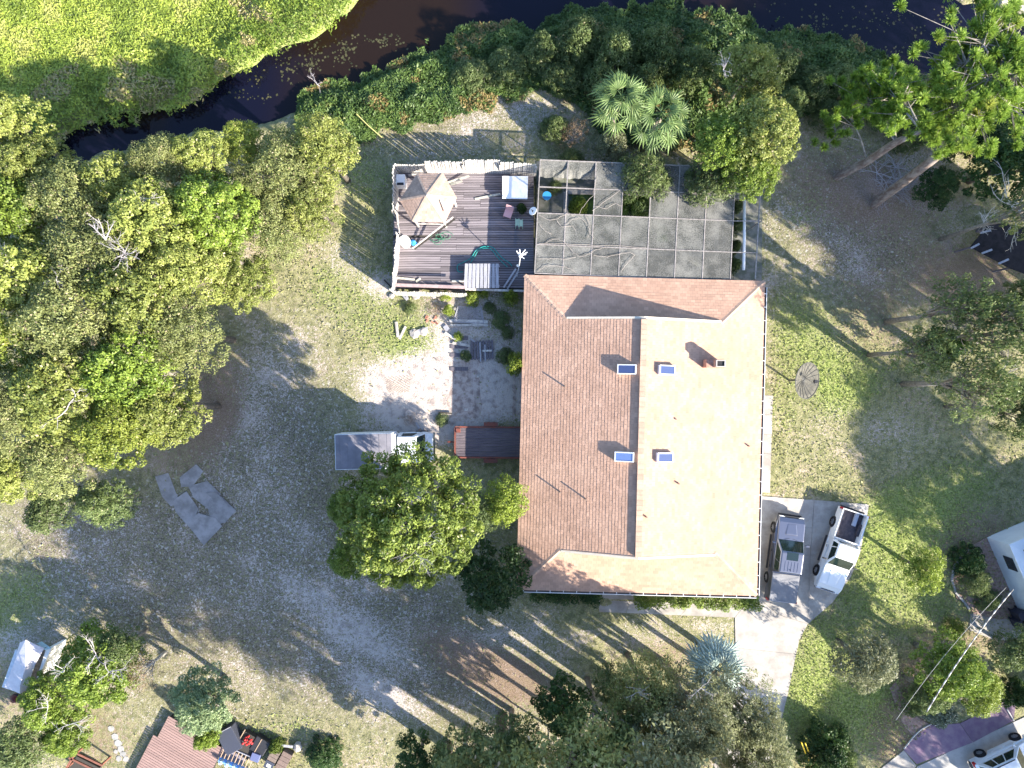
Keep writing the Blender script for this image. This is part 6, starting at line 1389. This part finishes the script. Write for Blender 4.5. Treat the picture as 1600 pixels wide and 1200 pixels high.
# the ones that stand just outside the picture and shade the yard
OUT = [(880, 1085, 4.2, 17, 'towering over the dark lower crown'), (965, 1115, 4.4, 18, 'towering behind the small crown between palm and oaks'), (1045, 1140, 4.6, 18, 'towering behind the large pale grey green crown'), (785, 1120, 4.4, 17, 'towering behind the thin dark oak'),
       (700, 1165, 4.2, 16, 'towering behind the outermost shaded crown'), (1130, 1190, 4.4, 17, 'beyond the frame below the driveway oak'), (960, 1290, 5.2, 20, 'far beyond the frame in the second row'),
       (1080, 1340, 5.2, 20, 'far beyond the frame in the second row, toward the driveway'),
       (1740, 430, 4.6, 15, 'beyond the frame beside the black lean-to'), (1790, 560, 4.8, 15, 'beyond the frame beside the large thin crowned tree'), (1860, 660, 5.0, 16, 'beyond the frame behind the twigged trees'), (1830, 330, 5.0, 16, 'beyond the frame beside the pines'), (1930, 720, 5.0, 16, 'far beyond the frame to the east'), (1770, 880, 4.0, 11, 'beyond the frame behind the white roofed house'), (1810, 980, 4.0, 12, 'beyond the frame past the terracotta tiled roof'), (1720, 1250, 3.6, 9, 'beyond the frame past the white SUV'), (1640, 1330, 3.6, 9, 'beyond the frame below the grey paving')]
for bx, by, rm, zt_, lb in OUT:
    f = CAM_H/(CAM_H-zt_*.72); tree(800+(bx-800)*f, 600+(by-600)*f, rm*FPX/(CAM_H-zt_*.7)/.93, zt_, 'silver_oak' if 930 < bx < 1140 else 'olive', 'tall oak '+lb, 'tree', 'tall oaks along the frame edges', name='tall_oak', low=zt_*.68)
# hedges along the front eave
def hedge(label, pxs, h, w, m, seed, n):
    a, b_ = P(*pxs[0]), P(*pxs[1]); d = b_-a; r = np.random.default_rng(seed); cl = []; L_ = d.length; s = Vector((-d.y, d.x, 0)).normalized()
    for i in range(n):
        t = r.random(); q = r.uniform(-.5, .5); p = d*t + s*(q*w); cl.append((p.x, p.y, h*r.uniform(.45, .95), .28, .25, r.uniform(.2, .75)))
    v_, tn = leaves_np(cl, 70, .065, seed); root = empty('hedge', (a.x, a.y, 0), 0, label, 'hedge', 'hedges along the front eave')
    link('foliage', fast_mesh('foliage', v_, np.arange(len(v_)).reshape(-1, 4), m, tn), root)
    b = MB()
    for i in range(12): p = d*((i+.5)/12); b.tube([p, p+Vector((.1, .05, h*.7))], .02, 4)
    b.obj('stems', M_BARK, root)
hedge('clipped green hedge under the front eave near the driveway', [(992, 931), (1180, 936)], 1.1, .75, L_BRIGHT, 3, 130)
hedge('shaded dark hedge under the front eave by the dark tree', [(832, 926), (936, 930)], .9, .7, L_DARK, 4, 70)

# fan palms
def frond_mesh(m, R, segs, seed, droop=.25, spread=290):
    r = random.Random(seed); b = MB(); 
    for i in range(segs):
        a = radians(-spread/2 + spread*(i+.5)/segs); da = radians(spread/segs)*.47; L = R*(1-.28*abs(a/pi)**2)*r.uniform(.78, 1.1)
        pt = lambda q, t: Vector((q*cos(t), q*sin(t), -droop*(q/R)**2.2*R*r.uniform(.9, 1.1)))
        r0, r1 = R*.05, L*.55; z = Vector((0, 0, .02*R))
        b.add([pt(r0, a-da), pt(r1, a-da*.9), pt(L, a), pt(r1, a+da*.9), pt(r0, a+da), pt(r1, a)+z*2, pt(r0, a)+z], [(0, 1, 5, 6), (6, 5, 3, 4), (1, 2, 5), (5, 2, 3)])
    n = len(b.f); me = b.mesh('frond', m); at = me.attributes.new('tint', 'FLOAT', 'FACE'); at.data.foreach_set('value', [min(max(r.gauss(.5, .18), 0), .95) for _ in range(n)]); return me
L_PALM = leaf_mat('palm_frond', (.06, .11, .035), (.20, .28, .09), (.36, .36, .18), .25)
L_BLUEP = leaf_mat('blue_palm_frond', (.16, .22, .20), (.36, .45, .41), (.42, .48, .42), .15)
M_PALMB = mat('palm_trunk', (.20, .16, .13), .95, (.34, .29, .24), scale=8, bump=.7)
def palm(px, py, z, R, nf, m, label, pet, seed, old=0):
    c = P(px, py, z); root = empty('fan_palm', (c.x, c.y, 0), 0, label, 'palm'); r = random.Random(seed)
    MB().tube([(0, 0, -.2), (.05, .03, z*.5), (0, 0, z)], [.22, .18, .16], 10).obj('trunk', M_PALMB, root, smooth=True)
    ms = [frond_mesh(m, R, 14, seed+k, .5, 235) for k in range(4)]; pm = MB().tube([(0, 0, 0), (pet*.55, 0, .05), (pet, 0, 0)], [.035, .025, .02], 4).mesh('petiole', m)
    for i in range(nf):
        yaw = i*2.39996+r.uniform(-.2, .2); t = (i+.5)/nf; el = radians(78-95*t)+r.uniform(-.1, .1)   # young ones upright, old ones hanging
        d = Vector((cos(yaw)*cos(el), sin(yaw)*cos(el), sin(el))); base = Vector((0, 0, z)); tip = base+d*pet
        o = link('frond', ms[i % 4], root, tip, None, (1, 1, 1)); o.rotation_euler = (r.uniform(-.45, .45), -el*.55+.15, yaw)
        link('petiole', pm, o, (-pet, 0, 0), (0, 0, 0))
    return root
palm(968, 160, 5.6, .86, 17, L_PALM, 'left of the two tall fan palms behind the enclosure', 1.15, 3)
palm(1030, 186, 5.2, .92, 18, L_PALM, 'right of the two tall fan palms behind the enclosure', 1.25, 9)
palm(1117, 1038, 3.2, 1.05, 24, L_BLUEP, 'silvery blue fan palm beside the driveway', 1.05, 14)

# pines: leaning trunks, pale limbs, tufts of needles
def pine(label, path, rads, tufts, seed, limbs_to, tint=.55, name='pine_tree'):
    pts = [P(*q) for q in path]; o = Vector((pts[0].x, pts[0].y, 0)); root = empty(name, o, 0, label, 'pine tree'); pts = [p-o for p in pts]; r = random.Random(seed)
    MB().tube([pts[0]-Vector((0, 0, .3))]+pts, [rads[0]*1.15]+rads, 10).obj('trunk', M_PINEBARK, root, smooth=True)
    b = MB(); cl = []
    for i, (px, py, z, s) in enumerate(tufts):
        e = P(px, py, z)-o; st_ = pts[min(len(pts)-1, limbs_to[i % len(limbs_to)])]
        mid = (st_+e)/2 + Vector((r.uniform(-.5, .5), r.uniform(-.5, .5), r.uniform(-.1, .5))); b.tube([st_, mid, e], [.07, .045, .02], 5, False)
        for k in range(int(24*s)):
            q = e+Vector((r.gauss(0, .82*s), r.gauss(0, .82*s), r.gauss(0, .3))); b.tube([mid+(e-mid)*r.uniform(.3, 1), q], [.03, .012], 3, False); cl.append((q.x, q.y, q.z, .30, .2, min(max(r.gauss(tint, .16), .05), .93)))
    b.obj('limbs', M_BARK2, root, smooth=True)['kind'] = 'stuff'
    rg = np.random.default_rng(seed); cl = np.array(cl); k = np.repeat(np.arange(len(cl)), 170); m_ = len(k); d = rg.normal(size=(m_, 3)); d[:, 2] = np.abs(d[:, 2])*.9; d /= np.linalg.norm(d, axis=1, keepdims=True)
    c0 = cl[k, :3]; t = rg.normal(size=(m_, 3)); sd_ = np.cross(d, t); sd_ /= np.linalg.norm(sd_, axis=1, keepdims=True); L_ = rg.uniform(.18, .38, m_)[:, None]
    v = np.stack([c0-sd_*.008, c0+sd_*.008, c0+d*L_+sd_*.014, c0+d*L_-sd_*.014], 1).reshape(-1, 3)
    tn = np.clip(cl[k, 5]+rg.normal(0, .1, m_), 0, .96); tn[np.isin(k, rg.choice(len(cl), max(1, len(cl)//40)))] = .97
    link('needles', fast_mesh('needles', v, np.arange(len(v)).reshape(-1, 4), L_PINE, tn), root)
    return root
pine('leaning pine with a thick bare trunk and the large sunlit crown at the upper right', [(1366, 318, 0), (1415, 282, 4), (1470, 240, 8), (1500, 185, 11), (1530, 130, 13)], [.30, .27, .23, .17, .10],
     [(1530, 60, 13.5, 1.3), (1575, 75, 13.5, 1.3), (1500, 95, 13, 1.2), (1555, 115, 13.5, 1.3), (1480, 115, 12.5, 1.0), (1510, 140, 12.5, 1.2), (1560, 160, 12.5, 1.2), (1475, 165, 11.5, 1.0), (1530, 185, 12, 1.1), (1590, 120, 13.5, 1.2), (1585, 170, 12, 1.0), (1600, 60, 13, 1.1), (1490, 205, 10.5, .8), (1490, 225, 9, .7), (1465, 185, 11, .8), (1545, 45, 13, .9)], 5, [4, 4, 4, 4, 3, 3, 4, 3, 3, 4, 4, 4, 3, 2, 3, 4])
pine('greyer leaning pine with fewer, darker tufts behind the sunlit one', [(1308, 276, 0), (1355, 252, 3), (1400, 222, 6.5), (1440, 205, 8.5)], [.26, .24, .20, .10],
     [(1385, 135, 7, .9), (1360, 150, 6.5, .9), (1400, 155, 7.5, .9), (1410, 180, 8, .8), (1340, 145, 6, .7), (1385, 185, 7, .6), (1325, 175, 4.5, .5), (1410, 125, 7, .6), (1300, 205, 3, .6)], 8, [3, 2, 3, 3, 2, 2, 1, 3, 1], .32)
# bare branches
def bare(name, label, cat, starts, seed, m, n, L_, zup=.1, rad=.035, group=None):
    rad *= .7
    r = random.Random(seed); o = P(*starts[0]); o.z = 0; b = MB()
    def grow(p, d, L, rd, dep):
        pts = [p]; 
        for k in range(4):
            d = (d+Vector((r.gauss(0, .22), r.gauss(0, .22), r.gauss(0, .12)))).normalized(); p = p+d*L/4; p.z = max(p.z, .06); pts.append(p)
        b.tube(pts, [rd, rd*.85, rd*.7, rd*.55, rd*.35], 5, False)
        if dep:
            for k in range(3): q = pts[1+k]; dd = (d+Vector((r.gauss(0, .8), r.gauss(0, .8), r.gauss(0, .3)))).normalized(); grow(q, dd, L*r.uniform(.4, .65), rd*.55, dep-1)
    for s in starts:
        for k in range(n): a = r.uniform(0, 2*pi); grow(P(*s)-o, Vector((cos(a), sin(a), zup)), L_*r.uniform(.6, 1.1), rad, 2)
    ob = b.obj(name, m); ob.location = o; ob['kind'] = 'stuff' if name == 'bare_branch' else 'thing'; return props(ob, label, cat, group)
M_GREYTW = mat('grey_dead_wood', (.40, .37, .38), .9, (.30, .27, .28), scale=6)
bp_ = empty('brush_pile', P(1385, 285, 0), 0, 'heap of fallen grey branches at the foot of the pine trunks', 'brush pile')
for k, q in enumerate([(1385, 285, .2), (1410, 295, .2), (1370, 270, .2), (1400, 262, .3), (1440, 270, .3), (1390, 300, .1)]):
    before = set(COL.objects); bare('branch', None, None, [q], 30+k, M_GREYTW, 6, 1.7)
    for o in set(COL.objects)-before: o.parent = bp_; o.location = o.location - bp_.location

def bare_in(px, py, z, seed, m, n, L_, zup, rad):
    """a dead limb of the tree that stands here: a part of that tree"""
    p = P(px, py, z); root = min(TREES, key=lambda t: (t.location.x-p.x)**2+(t.location.y-p.y)**2)
    before = set(COL.objects); bare('bare_branch', None, None, [(px, py, z)], seed, m, n, L_, zup, rad)
    for o in set(COL.objects)-before: o.parent = root; o.location = o.location - root.location
for a in [(1580, 320, 6.0, 6, M_PALEBARK, 6, 2.4, 0, .05), (1537, 347, 4.0, 7, M_PALEBARK, 8, .9, .2, .03), (1500, 575, 6.5, 9, M_GREYTW, 4, 2.0, .05, .045), (1560, 590, 6.5, 10, M_GREYTW, 4, 2.0, .05, .045),
          (100, 1050, 4.5, 11, M_PALEBARK, 4, 1.1, .2, .03), (75, 1105, 4.0, 12, M_PALEBARK, 4, 1.1, .2, .03), (150, 1022, 4.7, 13, M_GREYTW, 5, 1.2, .2, .03), (115, 1130, 3.8, 14, M_PALEBARK, 4, 1.1, .2, .03), (170, 1050, 4.9, 15, M_GREYTW, 5, 1.2, .2, .03),
          (8, 392, 9.4, 16, M_GREYTW, 3, .9, .0, .05), (88, 436, 9.3, 17, M_GREYTW, 3, .7, .0, .04), (165, 375, 9.9, 18, M_GREYTW, 3, 1.0, .1, .05), (195, 395, 9.4, 19, M_GREYTW, 8, .9, .5, .03), (230, 310, 8.8, 20, M_GREYTW, 6, .8, .5, .03),
          (104, 640, 9.2, 21, M_GREYTW, 2, 1.6, .0, .045), (998, 1082, 8.2, 22, M_GREYTW, 5, .8, .2, .02), (1095, 1075, 9.2, 23, M_GREYTW, 5, .8, .2, .02), (645, 850, 11.0, 24, M_GREYTW, 10, 1.5, .1, .022), (1130, 110, 6.6, 26, M_GREYTW, 6, .8, .4, .025)]:
    bare_in(*a)
bare('fallen_branch', 'bare branch lying out over the canal from the near bank', 'branch', [(500, 135, .1)], 16, M_GREYTW, 2, 1.2, .1, .03)
solo(MB().tube([P(557, 178, .8), P(575, 196, .7), P(597, 215, .5)], .035, 5), 'bamboo_cane', mat('yellow_cane', (.45, .42, .16), .6), 'thin yellow green cane lying across the bank weeds above the deck', 'cane')
solo(MB().tube([P(514, 318, .3), P(530, 332, .2), P(565, 355, .1)], .04, 5), 'fallen_cane', mat('yellow_cane'  , (.45, .42, .16)), 'long pale cane lying on the shaded grass left of the deck', 'cane')
vn = empty('dry_vine', P(900, 380, 2.7), 0, 'pale dead vines crawling over the dirty enclosure screens', 'vine'); o_ = P(900, 380, 2.7)
rv_ = random.Random(3)
for pth in ([(852, 380), (862, 374), (873, 373), (884, 380), (893, 392), (905, 401), (918, 398), (932, 390), (945, 386)], [(842, 404), (856, 405), (870, 405), (884, 405), (900, 402)], [(885, 352), (893, 343), (905, 341), (917, 349), (924, 361), (918, 372)],
            [(840, 424), (852, 416), (866, 415), (880, 417), (890, 419), (900, 426)], [(928, 399), (948, 401), (966, 397), (985, 394), (992, 398), (985, 408), (976, 416), (970, 426)], [(842, 336), (858, 344), (872, 342), (886, 332), (898, 338)],
            [(870, 344), (880, 356), (893, 352), (900, 360)], [(905, 334), (912, 322), (926, 306), (930, 288), (934, 276)], [(926, 330), (940, 318), (956, 308), (970, 296)], [(842, 380), (880, 381), (920, 383), (960, 384), (1010, 387)],
            [(915, 336), (922, 350), (920, 362), (928, 372)], [(844, 352), (852, 362), (862, 366)], [(930, 322), (948, 326), (962, 318), (972, 322)]):
    pts = []
    for a, b_ in zip(pth, pth[1:]):
        for k in range(3): t = k/3; pts.append(P(a[0]+(b_[0]-a[0])*t+rv_.uniform(-1, 1), a[1]+(b_[1]-a[1])*t+rv_.uniform(-1, 1), 2.70+rv_.uniform(0, .04))-o_)
    pts.append(P(*pth[-1], 2.70)-o_); MB().tube(pts, .012, 4).obj('stem', mat('dry_vine', (.36, .31, .28), .9), vn)
for k, (px, py, rr_, kd, lb) in enumerate([(765, 480, 10, 'spiky', 'ragged weeds just above the pale stick near the round shrub'), (793, 520, 11, 'spiky', 'ragged weeds close to the house wall beside the pallet'), (728, 556, 10, 'mid', 'thin weeds under the plank steps'), (680, 485, 11, 'brown', 'dry brown weeds above the bricks'),
        (640, 482, 10, 'spiky', 'straggly weeds near the deck corner stone'), (690, 656, 11, 'spiky', 'weeds at the end of the red trailer'), (640, 655, 12, 'brown', 'dry weeds above the truck cab')]):
    tree(px, py, rr_, .4, kd, lb, 'weed', name='weed', low=.03)
